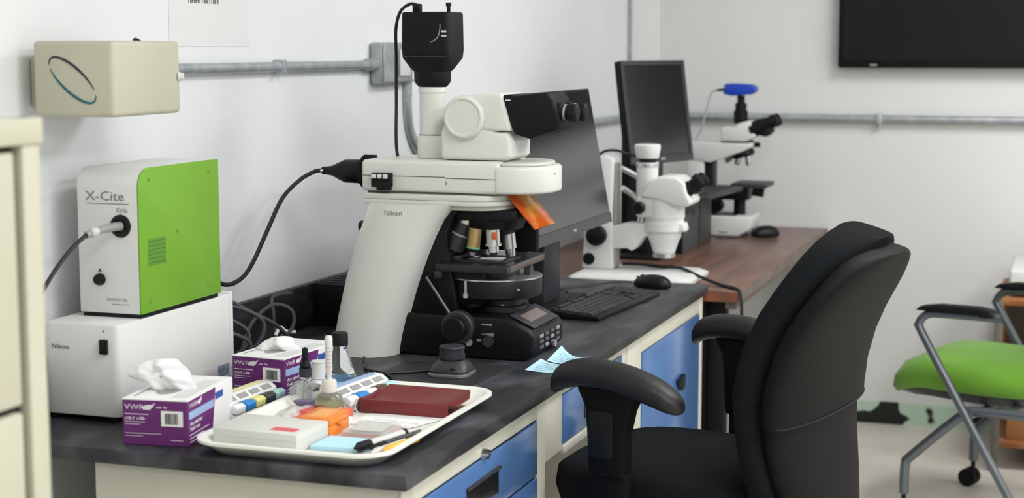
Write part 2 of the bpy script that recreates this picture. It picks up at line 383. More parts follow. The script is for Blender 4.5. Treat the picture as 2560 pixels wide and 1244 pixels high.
part('knob_mark', MB().prism([(.058, 1.019), (.066, 1.019), (.062, 1.025)], 'y', .2374, .238), M['print'], t)
t = thing('lamp_cable', 'grey connector and black cord plugged into the lamp box front', 'cable', (.1, .15, 1.03))
part('connector', MB().tube([(.108, .236, 1.103), (.104, .215, 1.103), (.098, .19, 1.101), (.090, .155, 1.095)], (.0085, .0065), 12), M['grey'], t)
part('strain_relief', MB().tube([(.096, .18, 1.0995), (.0925, .165, 1.097)], .0078, 12).tube([(.094, .172, 1.098), (.093, .169, 1.0975)], .009, 12), M['lgrey'], t)
part('cord', MB().tube([(.0905, .157, 1.0955), (.087, .12, 1.078), (.083, .08, 1.05), (.08, .04, 1.015), (.07, -.02, .95), (.05, -.08, .88), (.02, -.10, .80)], .0038, 8), M['cable'], t)

# ------------------------------------------------------------------ beige box on the wall
t = thing('wall_dispenser', 'beige wall-mounted box with an oval ring logo above the lamp box', 'wall box', (.06, .27, 1.30))
part('housing', MB().box(-.012, .150, .161, .387, 1.300, 1.432, .009, 3), M['cream'], t)
part('wall_bracket', MB().box(xw(.3)+.001, -.011, .20, .36, 1.315, 1.40, .002), M['cream'], t)
part('lock_bump', MB().cyl((.149, .380, 1.367), (.158, .383, 1.367), .009, .006, 16), M['white'], t)
part('cord_stub', MB().tube([(.065, .365, 1.428), (.075, .355, 1.435), (.09, .35, 1.430)], .003, 8), M['black'], t)
def crescent(a0, a1, tmax, m, nm):
    outer = []; inner = []
    for i in range(25):
        a = R(a0+(a1-a0)*i/24); th = tmax*math.sin(math.pi*(i+.3)/24.6)**.8+.0004
        ca, sa = math.cos(a), math.sin(a); rx, rz = .058, .0235; an = R(-40)
        for lst, k in ((outer, 0), (inner, th)):
            px, pz = (rx-k)*ca, (rz-k)*sa
            lst.append((.069+px*math.cos(an)-pz*math.sin(an), 1.364+px*math.sin(an)+pz*math.cos(an)))
    mb = MB()
    for i in range(24): mb.prism([outer[i], outer[i+1], inner[i+1], inner[i]], 'y', .1598, .1606)
    part(nm, mb, m, t)
crescent(40, 205, .0042, M['print'], 'logo_arc'); crescent(215, 385, .0042, M['teal'], 'logo_arc')

# ------------------------------------------------------------------ tissue boxes
def tissue_box(loc, rz, label, seed, fold):
    t = thing('tissue_box', label, 'tissue box', loc, rz, 'purple wipe boxes')
    W, D, Hh = .116, .205, .078
    part('carton', MB().box(0, W, 0, D, 0, Hh, .0012, 1), M['purple'], t)
    tp = part('top_panel', MB().box(-.0003, W+.0003, -.0003, D+.0003, Hh-.0015, Hh+.0006, .0004, 1), M['cardw'], t)
    part('slot', MB().prism([(W/2+.022*math.cos(a*.314)-.005, .085+.045*math.sin(a*.314)) for a in range(20)], 'z', Hh+.0004, Hh+.001), M['grey'], tp)
    part('print_block', MB().box(.078, .108, .02, .17, Hh+.0005, Hh+.0009), mat('pale_print', '#d9d9da', .7), tp)
    part('print_line', MB().box(.012, .015, .02, .17, Hh+.0005, Hh+.0009), M['printg'], tp)
    part('white_end', MB().prism([(.108, -.0004), (.125, Hh-.001), (D+.0005, Hh-.001), (D+.0005, -.0004)], 'x', W, W+.0006), M['cardw'], t)
    part('blue_stripe', MB().box(W+.0005, W+.001, .122, .158, .055, .067), M['cardblue'], t)
    part('pale_stripe', MB().box(W+.0002, W+.0008, .004, .113, .045, .058), M['cardlb'], t)
    text('VWR', .0125, (.004, -.0008, .061), FRONT, M['printw'], t, sx=1.25)
    part('swoosh', MB().prism([(.034, .0655), (.043, .069), (.053, .0695), (.059, .0735), (.055, .066), (.049, .061), (.040, .061)], 'y', -.0008, -.0001), M['printw'], t)
    scribble((5, 4), .0045, (.061, -.0004, .064), FRONT, M['printw'], t, 2)
    scribble((7, 6), .0062, (.004, -.0004, .0435), FRONT, M['printw'], t, 3)
    part('print_line', MB().box(.004, .046, -.0008, -.0001, .0525, .0535).box(.004, .04, -.0008, -.0001, .0395, .0402).box(.004, .03, -.0008, -.0001, .0355, .0362).box(.004, .068, -.0008, -.0001, .020, .0206).box(.004, .036, -.0008, -.0001, .0155, .016).box(.085, .107, -.0008, -.0001, .010, .0107), M['printw'], t)
    bl = part('barcode_label', MB().box(.069, .107, -.0012, -.0001, .034, .060), M['cardw'], t)
    x = .076
    mb = MB()
    while x < .099:
        wd = random.choice((.0006, .0011, .0016)); mb.box(x, x+wd, -.0015, -.0011, .038, .056); x += wd+random.choice((.0007, .0011))
    part('barcode', mb, M['print'], bl)
    for yy, zz, a, b in ((.010, .0, 0, 0),): pass
    text('VWR', .012, (W+.0008, .006, .064), RIGHT, M['printw'], t, sx=1.2)
    part('swoosh', MB().prism([(.040, .068), (.048, .071), (.056, .0715), (.061, .075), (.058, .068), (.052, .064), (.045, .064)], 'x', W, W+.0008), M['printw'], t)
    scribble((5, 10), .008, (W+.0004, .008, .034), RIGHT, M['printw'], t, 4)
    scribble((6, 6), .008, (W+.0004, .008, .025), RIGHT, M['printw'], t, 5)
    part('print_line', MB().box(W, W+.0008, .006, .09, .018, .019).box(W, W+.0008, .006, .07, .012, .013).box(W, W+.0008, .006, .05, .006, .007), M['printw'], t)
    n = len(fold); cxm = sum(p[0] for p in fold)/n; czm = sum(p[1] for p in fold)/n
    out = catmull([(p[0], 0, p[1]) for p in fold], 5, True); mb = MB()
    def wr(x, z): return .0035*math.sin(x*150+z*90+seed)+.0035*math.sin(x*60-z*190+seed*2)+.0012*math.sin(x*310+z*260)
    for sgn in (-1, 1):
        rings = []
        for k in range(7):
            r_ = 1-k/6*.97; dep = .017*math.sqrt(max(0, 1-r_*r_))
            rings.append([(W/2+cxm+(p.x-cxm)*r_, .085+sgn*dep+wr(p.x*r_, p.z*r_)+.25*p.x*r_, Hh+czm+(p.z-czm)*r_) for p in out])
        mb.loft(rings, False)
    o = part('tissue', mb, M['tissue'], t, 'crumpled white tissue', 80)
tissue_box((.228, .038, .7602), R(8), 'purple and white wipe box with tall puffed tissue by the bench corner', 3,
           [(-.020, -.003), (-.048, .012), (-.078, .026), (-.064, .038), (-.046, .049), (-.020, .054), (.004, .051), (.020, .038), (.028, .020), (.034, -.002), (.006, -.004)])
tissue_box((.212, .445, .7602), R(-5), 'purple and white wipe box with low flat tissue behind the round glassware', 9,
           [(-.030, -.003), (-.056, -.001), (-.040, .012), (-.022, .023), (-.004, .027), (.016, .025), (.026, .012), (.034, -.002), (0, -.004)])

# ------------------------------------------------------------------ flag dispensers
def flag_dispenser(loc, rz, label, cols, ycol, tilt=0):
    t = thing('flag_dispenser', label, 'stationery', loc, rz, 'page flag dispensers', local=True)
    L, Wd = .18, .058
    part('base', MB().prism([(0, 0), (Wd, 0), (Wd, .010), (.050, .014), (0, .016)], 'y', 0, L, .001), M['lgrey'], t)
    lid = part('lid', MB().prism([(0, .016), (.044, .016), (.041, .030), (.030, .038), (.012, .040), (0, .036)], 'y', 0, L, .001), M['tabw'], t)
    part('sheet', MB().prism([(-.0005, .0365), (.012, .0408), (.022, .0396), (.022, .0402), (.012, .0414), (-.001, .037)], 'y', .012, L-.012), ycol, lid)
    for i in range(4):
        y0 = .012+i*.041
        part('window', MB().prism([(.0318, .0372), (.0408, .0308), (.0412, .0314), (.0322, .0378)], 'y', y0, y0+.03), M['grey'], lid)
    for i, c in enumerate(cols):
        y0 = .004+i*.0355
        part('flag_pad', MB().prism([(.040, .016), (.062, .012), (.064, .024), (.056, .029), (.040, .026)], 'y', y0, y0+.031, .0015), c, t)
    return t
T = M
flag_dispenser((.266, .245, .7602), R(-3), 'long flag dispenser with pale yellow lid between the front wipe box and tray', (T['tabw'], T['tabblue'], T['taby'], T['tabk'], T['tabc']), M['paley'])
flag_dispenser((.445, .34, .7690), R(-6), 'long flag dispenser with white lid in the tray behind the bottles', (T['tabw'], T['tabblue'], T['tabw'], T['tabbr'], T['tabc']), M['cardlb'])

# ------------------------------------------------------------------ tray
def ring3(x0, x1, y0, y1, r, z): return [(p[0], p[1], z) for p in rrect(x0, x1, y0, y1, r, 7)]
a, b, c, d = .362, .714, .003, .565
single('serving_tray', MB().loft([ring3(a+.028, b-.028, c+.028, d-.028, .045, .7605), ring3(a+.006, b-.006, c+.006, d-.006, .058, .779), ring3(a, b, c, d, .062, .780), ring3(a, b, c, d, .062, .7845),
       ring3(a+.007, b-.007, c+.007, d-.007, .057, .7855), ring3(a+.012, b-.012, c+.012, d-.012, .054, .7835), ring3(a+.03, b-.03, c+.03, d-.03, .044, .767)]), M['tray'],
       'ivory cafeteria tray holding bottles, slides and pens on the bench corner', 'tray', angle=50)

# ------------------------------------------------------------------ things in the tray
ZT = .7675
t = thing('slide_box', 'pale grey slide box with a red label in the tray', 'box', (.39, .052, ZT), R(-2))
part('body', MB().box(0, .156, 0, .112, 0, .031, .002), mat('slidebox_grey', '#d3d3cd', .55, var=.02), t)
part('lid_seam', MB().box(-.0004, .1564, -.0004, .1124, .019, .0195), M['lgrey'], t)
part('red_label', MB().box(.096, .142, .018, .040, .0308, .0315), mat('label_red', '#d9606a', .6), t)
t = thing('orange_box', 'orange plastic hinged box in the tray', 'box', (.553, .158, ZT), R(2))
part('body', MB().box(-.058, 0, 0, .083, 0, .020, .002), M['orange'], t)
part('lid', MB().box(-.058, 0, 0, .083, .0205, .034, .002), M['orange'], t)
part('latch', MB().prism([(.025, .0215), (.055, .0215), (.040, .014)], 'x', 0, .003, .0005), M['orange'], t)
part('label', MB().box(-.045, -.012, .01, .07, .0338, .0343), mat('orange_pale', '#f0a964', .5), t)
t = thing('label_packet', 'red and white printed packet in the tray behind the slide box', 'packet', (.42, .215, ZT), R(6))
part('card', MB().box(0, .125, 0, .05, 0, .012, .0015), M['cardw'], t)
part('red_print', MB().prism([(.02, .018), (.06, .014), (.075, .048), (.01, .048)], 'z', .0119, .0126), M['red'], t)
part('red_print', MB().prism([(.085, .002), (.118, .002), (.12, .048), (.095, .048)], 'z', .0119, .0126), M['red'], t)
part('flap', MB().box(.02, .11, .05, .10, 0, .016, .0015), M['red'], t)
part('flap_label', MB().box(.06, .09, .055, .095, .0155, .0166), M['printw'], t)
def bag(u, v):
    x = .395+u*.065+.004*math.sin(9*v); y = .20+v*.15
    return (x, y, ZT+.004+.018*math.sin(math.pi*u)*math.sin(math.pi*v)+.004*math.sin(13*u+7*v)*math.sin(11*v)*math.sin(math.pi*u))
single('plastic_bag', MB().grid(bag, 18, 22, .0006), M['clearp'], 'crumpled clear plastic bag lying at the tray edge', 'bag', angle=60)
single('sticky_note_pad', MB().prism([(.552, .083), (.634, .089), (.626, .160), (.553, .158)], 'z', ZT, ZT+.006), M['pad'], 'light blue sticky note pad in the tray beside the marker', 'notepad')
t = thing('slide_case', 'flat clear pinkish plastic case in the tray behind the blue notepad', 'case', (.565, .175, ZT), R(4))
part('base', MB().box(0, .078, 0, .085, 0, .007, .0015), M['pinkp'], t)
part('lid', MB().prism(rrect(-.001, .079, -.001, .086, .008), 'z', .0075, .011, .001), M['clearp'], t)
part('insert', MB().box(.01, .068, .012, .072, .0108, .0112), M['lgrey'], t)
t = thing('paper_sheet', 'white printed sheet lying in the tray before the maroon folder', 'paper', (.52, .27, ZT))
part('page', MB().prism([(.535, .268), (.650, .268), (.688, .372), (.538, .352)], 'z', ZT+.001, ZT+.0016), M['paper'], t)
part('print_line', MB().box(.56, .60, .292, .2932, ZT+.0016, ZT+.0019).box(.62, .655, .30, .3012, ZT+.0016, ZT+.0019).box(.565, .61, .31, .3108, ZT+.0016, ZT+.0019), M['printg'], t)
part('magenta_line', MB().box(.625, .662, .276, .2775, ZT+.0016, ZT+.0019), mat('magenta', '#d95aa0', .7), t)
t = thing('maroon_folder', 'maroon vinyl slide holder with raised front lip in the tray', 'slide holder', (.6, .44, ZT))
part('base', MB().box(.520, .684, .360, .455, ZT+.001, ZT+.005, .001), M['maroon'], t)
part('front_lip', MB().box(.518, .686, .356, .363, ZT+.001, ZT+.026, .002), M['maroon'], t)
part('end_wall', MB().prism([(.360, ZT+.001), (.455, ZT+.001), (.462, ZT+.03), (.40, ZT+.024), (.360, ZT+.026)], 'x', .514, .520, .0015), M['maroon'], t)
def flap(u, v):
    y = .361+v*.110; xe = .515+u*.188; cut = .02*max(0, v-.6)/.4
    xe = min(max(xe, .515+cut*.6), .703-cut)
    return (xe, y, ZT+.026-.017*math.sin(math.pi*v)*math.sin(math.pi*min(1, .15+u*.9))+.005*v*v)
part('sloping_panel', MB().grid(flap, 16, 14, .003), M['maroon'], t, angle=60)
part('stitched_edge', MB().tube([(.513, .356, ZT+.026), (.511, .350, ZT+.012), (.517, .349, ZT+.002)], .0012, 6), M['lgrey'], t)
def pen(name, label, p0, p1, r, body, capc, capf, endf=0, endc=None):
    p0 = Vector(p0); p1 = Vector(p1); d = p1-p0; L = d.length; u = d.normalized()
    t = thing(name, label, 'pen', tuple(p0))
    part('barrel', MB().lathe([(r*.9, 0), (r, .004), (r, L*(1-capf))], p0+u*L*capf, u, 16), body, t)
    part('cap', MB().lathe([(r*.35, 0), (r*.6, .006), (r*1.12, .012), (r*1.12, L*capf)], p0, u, 16), capc, t)
    if endf: part('end_plug', MB().lathe([(r*1.02, 0), (r*1.02, L*endf), (r*.7, L*endf+.003)], p1-u*L*endf*.9, u, 16), endc or capc, t)
zp = ZT+.007
pen('marker', 'thick grey marker with a black cap in the tray', (.637, .072, zp+.004), (.666, .212, zp), .0072, M['lgrey'], M['blackm'], .28, .06)
pen('marker', 'slim black pen beside the grey marker', (.648, .10, zp-.002), (.684, .235, zp-.002), .0045, M['black2'], M['blackm'], .3)
pen('marker', 'pale grey ballpoint pen with dark tip in the tray', (.664, .075, zp-.002), (.690, .185, zp-.002), .005, M['lgrey'], M['lgrey'], .2, .2, M['blackm'])
pen('highlighter', 'yellow capped highlighter at the tray rim', (.679, .090, zp-.001), (.701, .18, zp), .006, M['yellow'], mat('amber_cap', '#f0b23a', .4), .25)

# bottles
t = thing('dropper_bottle', 'clear square dropper bottle with a black rubber bulb', 'bottle', (.405, .385, ZT))
part('glass_body', MB().loft([ring3(.373, .419, .362, .408, .006, ZT+.001), ring3(.372, .420, .361, .409, .008, ZT+.004), ring3(.372, .420, .361, .409, .008, ZT+.034), ring3(.383, .409, .372, .398, .012, ZT+.043), ring3(.386, .406, .375, .395, .0099, ZT+.046), ring3(.386, .406, .375, .395, .0099, ZT+.054)]), M['glass'], t, angle=50)
part('violet_stain', MB().box(.378, .414, .366, .404, ZT+.004, ZT+.011, .002), mat('violet_liquid', '#b79fd0', .2, trans=.5), t)
part('screw_cap', MB().cyl((.396, .385, ZT+.053), (.396, .385, ZT+.069), .0115), M['black2'], t)
part('rubber_bulb', MB().lathe([(.009, 0), (.0105, .004), (.0085, .010), (.0055, .014), (.0055, .032), (.0045, .037), (0.001, .0385)], (.396, .385, ZT+.069)), M['blackm'], t)
part('glass_pipette', MB().cyl((.396, .385, ZT+.01), (.396, .385, ZT+.053), .003), M['glass'], t)
t = thing('dropping_bottle', 'low round flask with a tall graduated white pipette and milky cap', 'bottle', (.475, .352, ZT))
cx, cy = .474, .322
part('glass_body', MB().lathe([(.018, .001), (.025, .004), (.0262, .012), (.0225, .023), (.0135, .030), (.012, .036)], (cx, cy, ZT+.012)), M['glass'], t)
part('yellow_liquid', MB().lathe([(.017, 0), (.0235, .003), (.0245, .008), (.001, .0082)], (cx, cy, ZT+.0145)), mat('straw_liquid', '#e6dfae', .2, trans=.5), t)
part('milky_cap', MB().lathe([(.0135, 0), (.0135, .018), (.0115, .0215), (.005, .022)], (cx, cy, ZT+.043)), mat('milky_cap', '#e6e3da', .5, alpha=.9), t)
pp = part('pipette', MB().lathe([(.0045, 0), (.0045, .014), (.0063, .018), (.0063, .058), (.0068, .060), (.0068, .077), (.005, .08), (0.001, .0805)], (cx, cy, ZT+.064)), M['white'], t)
for k in range(6): part('graduation', MB().lathe([(.0066, 0), (.0066, .0012)], (cx, cy, ZT+.088+.0068*k), seg=16), M['grey'], pp)
t = thing('conical_flask', 'clear conical flask with black screw cap and blue label', 'bottle', (.437, .47, ZT))
cx, cy = .416, .492
part('glass_body', MB().lathe([(.030, .001), (.034, .003), (.0345, .008), (.030, .035), (.0165, .078), (.0135, .086), (.0135, .098)], (cx, cy, ZT)), M['glass'], t)
part('screw_cap', MB().lathe([(.0155, 0), (.0155, .022), (.014, .0245), (.0, .025)], (cx, cy, ZT+.094)), M['blackm'], t)
part('blue_label', MB().lathe([(.0342, .012), (.0318, .030)], (cx, cy, ZT), caps=False), mat('label_skyblue', '#8fc3ea', .6), t)
t = thing('thread_spool', 'small white plastic spool on a white carton beside the conical flask', 'spool', (.372, .468, ZT))
part('core', MB().lathe([(.0125, .004), (.0125, .034)], (.398, .436, ZT+.036)), M['white'], t)
for z_, r_ in ((.036, .0142), (.070, .0135)): part('flange', MB().lathe([(r_, 0), (r_, .003)], (.398, .436, ZT+z_)), M['white'], t)
part('carton', MB().box(.384, .413, .414, .456, ZT, ZT+.036, .001), M['cardw'], t)

# ------------------------------------------------------------------ dark mat, space mouse, sticky notes
single('work_mat', MB().prism([(.385, .60), (.606, .60), (.628, .884), (.40, .858)], 'z', .7603, .7635, .001), mat('mat_black', '#242528', .55, var=.1), 'thin black mat under the knob controller', 'mat')
t = thing('knob_controller', 'black and silver three-axis knob controller on the dark mat', 'controller', (.543, .752, .7635))
cx, cy = .543, .752
def sq(h, r, z): return ring3(cx-h, cx+h, cy-h, cy+h, r, z)
part('metal_base', MB().loft([sq(.040, .018, .7637), sq(.0415, .018, .766), sq(.0415, .018, .770), sq(.038, .018, .772)]), mat('grey_metal', '#a5a6ac', .3, .6), t, 'brushed silver base')
part('body', MB().loft([sq(.039, .019, .771), sq(.0395, .02, .776), sq(.036, .026, .786), sq(.027, .0265, .794), sq(.024, .0235, .796)]), M['black2'], t)
part('knob', MB().lathe([(.0245, 0), (.026, .001), (.0268, .006), (.0245, .016), (.0262, .024), (.025, .0265), (.001, .0262)], (cx, cy, .7965), seg=36), M['black2'], t)
part('button', MB().box(cx+.008, cx+.02, cy-.038, cy-.028, .7785, .784, .002), M['black'], t)
part('cord', MB().tube([(.51, .775, .768), (.46, .74, .7665), (.40, .69, .7665), (.40, .62, .766), (.45, .60, .766), (.47, .63, .7665), (.42, .70, .7665), (.36, .74, .765), (.33, .80, .764), (.30, .86, .764)], .0032, 8), M['cable'], t)
def note(pts, cu, label):
    a_, b_, c_, d_ = [Vector(p) for p in pts]
    def f(u, v):
        p = a_.lerp(b_, u).lerp(d_.lerp(c_, u), v); p.z += cu*max(0, (1-u)-.45)**2*1.0*(.3+v)+.012*max(0, u-.75)*(1 if cu > .05 else .4)
        return p
    o = single('sticky_note', MB().grid(f, 12, 6, .0003), M['pad'], label, 'note', 'blue handwritten notes', angle=60)
    off = OFF[o.name]
    rnd = random.Random(int(cu*1000))
    for k in range(5):
        v = .14+.16*k; u0 = .12+rnd.uniform(0, .06); u1 = .8+rnd.uniform(-.2, .1)
        pts_ = [f(u0+(u1-u0)*i/22, v+.035*math.sin(i*2.3+k)) + Vector((0, 0, .0011)) for i in range(23)]
        part('handwriting', MB().tube(pts_, .00042, 4, smooth=False), mat('note_ink', '#8fa5b4', .7), o)
note([(.664, .853, .7608), (.740, .846, .7608), (.742, .93, .7612), (.668, .948, .7612)], .02, 'flat blue handwritten note at the bench edge by the chair arm')
note([(.684, .940, .7625), (.748, .940, .7625), (.754, 1.018, .7625), (.688, 1.030, .7625)], .055, 'curled blue handwritten note against the microscope base')

# ------------------------------------------------------------------ black vented box and cable bundle behind
t = thing('vented_box', 'black vented electronics box behind the microscope arm', 'equipment', (.06, 1.3, .76))
part('case', MB().box(.012, .20, 1.215, 1.40, .7605, .861, .002), M['blackm'], t)
for k in range(4): part('vent_rib', MB().box(.02, .195, 1.24+.035*k, 1.25+.035*k, .861, .863), M['black2'], t)
bund = [[(.05, .60, .95), (.08, .64, .92), (.11, .70, .88), (.13, .78, .84), (.12, .86, .80), (.10, .93, .775)],
        [(.03, .59, .90), (.09, .66, .895), (.13, .72, .86), (.13, .72, .82), (.10, .70, .785), (.06, .66, .775)],
        [(.02, .60, .88), (.08, .64, .875), (.12, .68, .84), (.11, .67, .80), (.07, .64, .775)],
        [(.04, .60, .86), (.10, .62, .85), (.135, .66, .82), (.12, .65, .785), (.08, .61, .772)],
        [(.04, .80, .775), (.05, .83, .83), (.08, .87, .865), (.11, .90, .85), (.11, .90, .81), (.08, .87, .785)],
        [(.06, .92, .775), (.055, .92, .84), (.05, .93, .872), (.07, .98, .875)]]
t = thing('cable_bundle', 'tangled dark power cords behind the white power supply', 'cable', (.08, .7, .765))
for p in bund: part('cord', MB().tube(p, .0042, 8), M['gcable'], t)
part('cable_tie_tag', MB().tube([(.09, .86, .80), (.095, .875, .815), (.10, .89, .805), (.11, .915, .80)], .004, 6), M['tabw'], t)

# ------------------------------------------------------------------ research microscope
S = thing('research_microscope', 'large ivory and black research microscope with tall black camera', 'microscope', (.45, 1.045, .76))
YC = 1.045
part('base', MB().prism([(.30, .7605), (.633, .7605), (.651, .775), (.653, .815), (.645, .826), (.590, .851), (.30, .851)], 'y', .942, 1.155, .007, 3), M['black'], S)
# display on the sloping nose
b_ = part('display_bezel', MB().prism([(.592, .8525), (.647, .8275), (.6485, .8305), (.5935, .856)], 'y', .965, 1.135, .0012), M['black2'], S)
part('lcd', MB().prism([(.606, .8497), (.632, .8378), (.6325, .8391), (.6065, .8510)], 'y', .99, 1.105), M['lcd'], b_)
kk = 0
for r_ in range(3):
    for c_ in range(4):
        y0 = .985+c_*.038; z0 = .812-r_*.012
        part('control_key', MB().box(.652, .6555, y0, y0+.022, z0-.007, z0, .001), M['pink'] if (r_+c_) % 3 == 0 else M['keyg'], S)
part('jog_pad', MB().cyl((.651, 1.09, .777), (.656, 1.09, .777), .008), M['pink'], S)
# side controls of the base
part('brightness_wedge', MB().prism([(.535, .815), (.565, .811), (.565, .819)], 'y', .9405, .943), M['silver'], S)
part('arrow_mark', MB().prism([(.537, .834), (.556, .834), (.556, .832), (.562, .836), (.556, .839), (.556, .837), (.537, .837)], 'y', .9408, .943), M['grey'], S)
part('button', MB().cyl((.508, .938, .795), (.508, .944, .795), .008), M['grey'], S)
part('button', MB().box(.500, .516, .939, .944, .805, .810, .001), M['silver'], S)
part('dial', MB().cyl((.553, .936, .800), (.553, .944, .800), .012), M['black2'], S)
part('lamp_mark', MB().box(.526, .536, .9408, .943, .799, .803), M['grey'], S)
# arm
part('arm_core', MB().prism([(.26, .84), (.478, .84), (.470, .90), (.455, .97), (.452, 1.02), (.465, 1.06), (.49, 1.086), (.28, 1.086), (.27, 1.0)], 'y', .962, 1.128, .006), M['black'], S)
levels = [(.7605, .198, .346), (.80, .204, .353), (.842, .211, .364), (.885, .221, .376), (.93, .232, .391), (.975, .246, .408), (1.017, .260, .426), (1.055, .275, .446), (1.088, .288, .474)]
rings = []
for z, xr, xl in levels:
    f_ = (z-.76)/.33; near = .872+.035*f_; ring = []
    for i in range(15):
        s_ = i/14; x = xl+(xr-xl)*s_
        yn = .946-(.946-near)*math.sin(math.pi*min(1, s_*.98+.02)**.85)**.6 if s_ < .5 else near+(.03)*((s_-.5)/.5)**2.5
        if i == 14: yn = .925
        ring.append((x, yn, z))
    ring2 = [(p[0], 2*YC-p[1], p[2]) for p in ring[::-1]]
    rings.append(ring+ring2)
ac = part('arm_cover', MB().loft(rings), M['scopew'], S, angle=50)
text('Nikon', .0145, (.330, .9035, 1.066), Euler((R(90), 0, R(1))), M['printg'], ac, sx=1.15)
part('rear_panel', MB().prism([(.20, .80), (.26, .80), (.30, 1.085), (.272, 1.085), (.245, 1.0)], 'y', .985, 1.105, .003), M['black2'], S)
part('rear_socket', MB().cyl((.235, 1.0, 1.03), (.262, .99, 1.03), .012), M['black'], S)
# beam and illuminator
def capsule(x0, x1, y0, y1, r): # rounded front only
    pts = [(x0, y0), (x0, y1)]
    for i in range(9): a = R(90-90*i/8); pts.append((x1-r+r*math.cos(a), y1-r+r*math.sin(a)))
    for i in range(9): a = R(-90*i/8); pts.append((x1-r+r*math.cos(a), y0+r+r*math.sin(a)))
    return pts
part('top_beam', MB().prism(capsule(.272, .592, .930, 1.16, .09), 'z', 1.087, 1.0965, .002).prism(capsule(.270, .589, .934, 1.156, .09), 'z', 1.0965, 1.1085, .003), M['scopew2'], S)
part('nose_housing', MB().prism(capsule(.45, .590, .945, 1.145, .09), 'z', 1.076, 1.088, .002), M['scopew2'], S)
ep = part('illuminator', MB().prism([(.257, .95), (.452, .95), (.575, .944), (.575, 1.146), (.452, 1.14), (.257, 1.14)], 'z', 1.112, 1.180, .009, 3), M['scopew'], S)
part('shadow_gap', MB().prism(capsule(.27, .588, .955, 1.135, .08), 'z', 1.108, 1.113), M['groove'], S)
fc = part('front_cap', MB().prism(capsule(.565, .674, .942, 1.148, .09), 'z', 1.113, 1.171, .007, 3), M['scopew'], S)
part('cap_ridge', MB().prism(capsule(.575, .66, .955, 1.135, .076), 'z', 1.171, 1.179, .004), M['scopew2'], S)
part('slot', MB().box(.66, .6735, 1.02, 1.05, 1.152, 1.155), M['groove'], fc)
part('seam', MB().box(.258, .452, .9493, .9503, 1.1455, 1.1468).prism([(.452, .9493), (.573, .9433), (.573, .9443), (.452, .9503)], 'z', 1.1435, 1.1448), M['groove'], ep)
part('rating_mark', MB().box(.453, .457, .949, .9505, 1.13, 1.137), M['grey'], ep)
fb = part('filter_slider', MB().box(.286, .332, .936, .951, 1.122, 1.153, .002).box(.30, .332, .932, .945, 1.116, 1.135, .002), M['black'], S)
for k in range(3): part('slider_tab', MB().box(.2885+.0135*k, .2985+.0135*k, .931, .94, 1.141, 1.1505, .001), M['white'], fb)
# lamp adapter at the rear
ad = part('lamp_adapter', MB().lathe([(.0095, 0), (.011, .012), (.026, .045), (.027, .087), (.026, .090)], (.131, YC, 1.146), (1, 0, 0)), M['black'], S)
part('ribbed_collar', MB().lathe([(.030, 0), (.036, .004), (.036, .030), (.031, .036)], (.218, YC, 1.146), (1, 0, 0), 36), M['black'], ad)
for k in range(14):
    a = R(80+k*13); part('rib', MB().box(.222, .250, YC+.0365*math.cos(a)-.0015, YC+.0365*math.cos(a)+.0015, 1.146+.0365*math.sin(a)-.0015, 1.146+.0365*math.sin(a)+.0015, .0006, 1), M['blackm'], ad)
part('cable_gland', MB().lathe([(.006, 0), (.009, .004), (.009, .018)], (.117, YC, 1.146), (1, 0, 0)), M['black'], ad)
part('set_screw', MB().sphere((.122, YC-.009, 1.146), .004), M['silver'], ad)
# photo tube and camera
tb = part('photo_tube', MB().lathe([(.0295, 0), (.0295, .050), (.0282, .0505), (.0282, .140), (.0305, .142), (.0305, .152), (.029, .155)], (.386, YC, 1.181)), M['scopew'], S)
part('seam', MB().lathe([(.0298, 0), (.0298, .0012)], (.386, YC, 1.2305)), M['groove'], tb)
part('tube_foot', MB().prism(rrect(.356, .455, YC-.030, YC+.030, .02), 'z', 1.180, 1.230, .003), M['scopew'], S)
cx = .387
def cr(hx, hy, r, z, dx=0): return ring3(cx+dx-hx, cx+dx+hx, YC-hy, YC+hy, r, z)
cm = part('camera', MB().loft([cr(.030, .030, .0295, 1.335), cr(.036, .036, .035, 1.341), cr(.0395, .0395, .038, 1.347), cr(.040, .040, .038, 1.368), cr(.044, .042, .03, 1.374), cr(.0545, .050, .014, 1.397, .001), cr(.0555, .051, .010, 1.415, .001), cr(.0535, .051, .009, 1.492, .001), cr(.051, .048, .008, 1.4955, .001)]), M['blackm'], S)
part('connector', MB().box(.345, .362, YC-.012, YC+.005, 1.495, 1.514, .002), M['blackm'], cm)
part('connector', MB().cyl((.425, YC, 1.495), (.425, YC, 1.516), .004).cyl((.425, YC, 1.508), (.425, YC, 1.516), .006), M['blackm'], cm)
part('index_mark', MB().box(.428, .439, YC-.0525, YC-.0508, 1.452, 1.456).box(.428, .439, YC-.0525, YC-.0508, 1.443, 1.4465), M['lgrey'], cm)
part('emblem_arc', MB().tube([(.425, YC-.0515, 1.470), (.424, YC-.0515, 1.455), (.418, YC-.0515, 1.440), (.402, YC-.0515, 1.430)], .0012, 6), M['grey'], cm)
part('shoulder_line', MB().box(.338, .438, YC-.052, YC-.050, 1.400, 1.4015), M['black2'], cm)
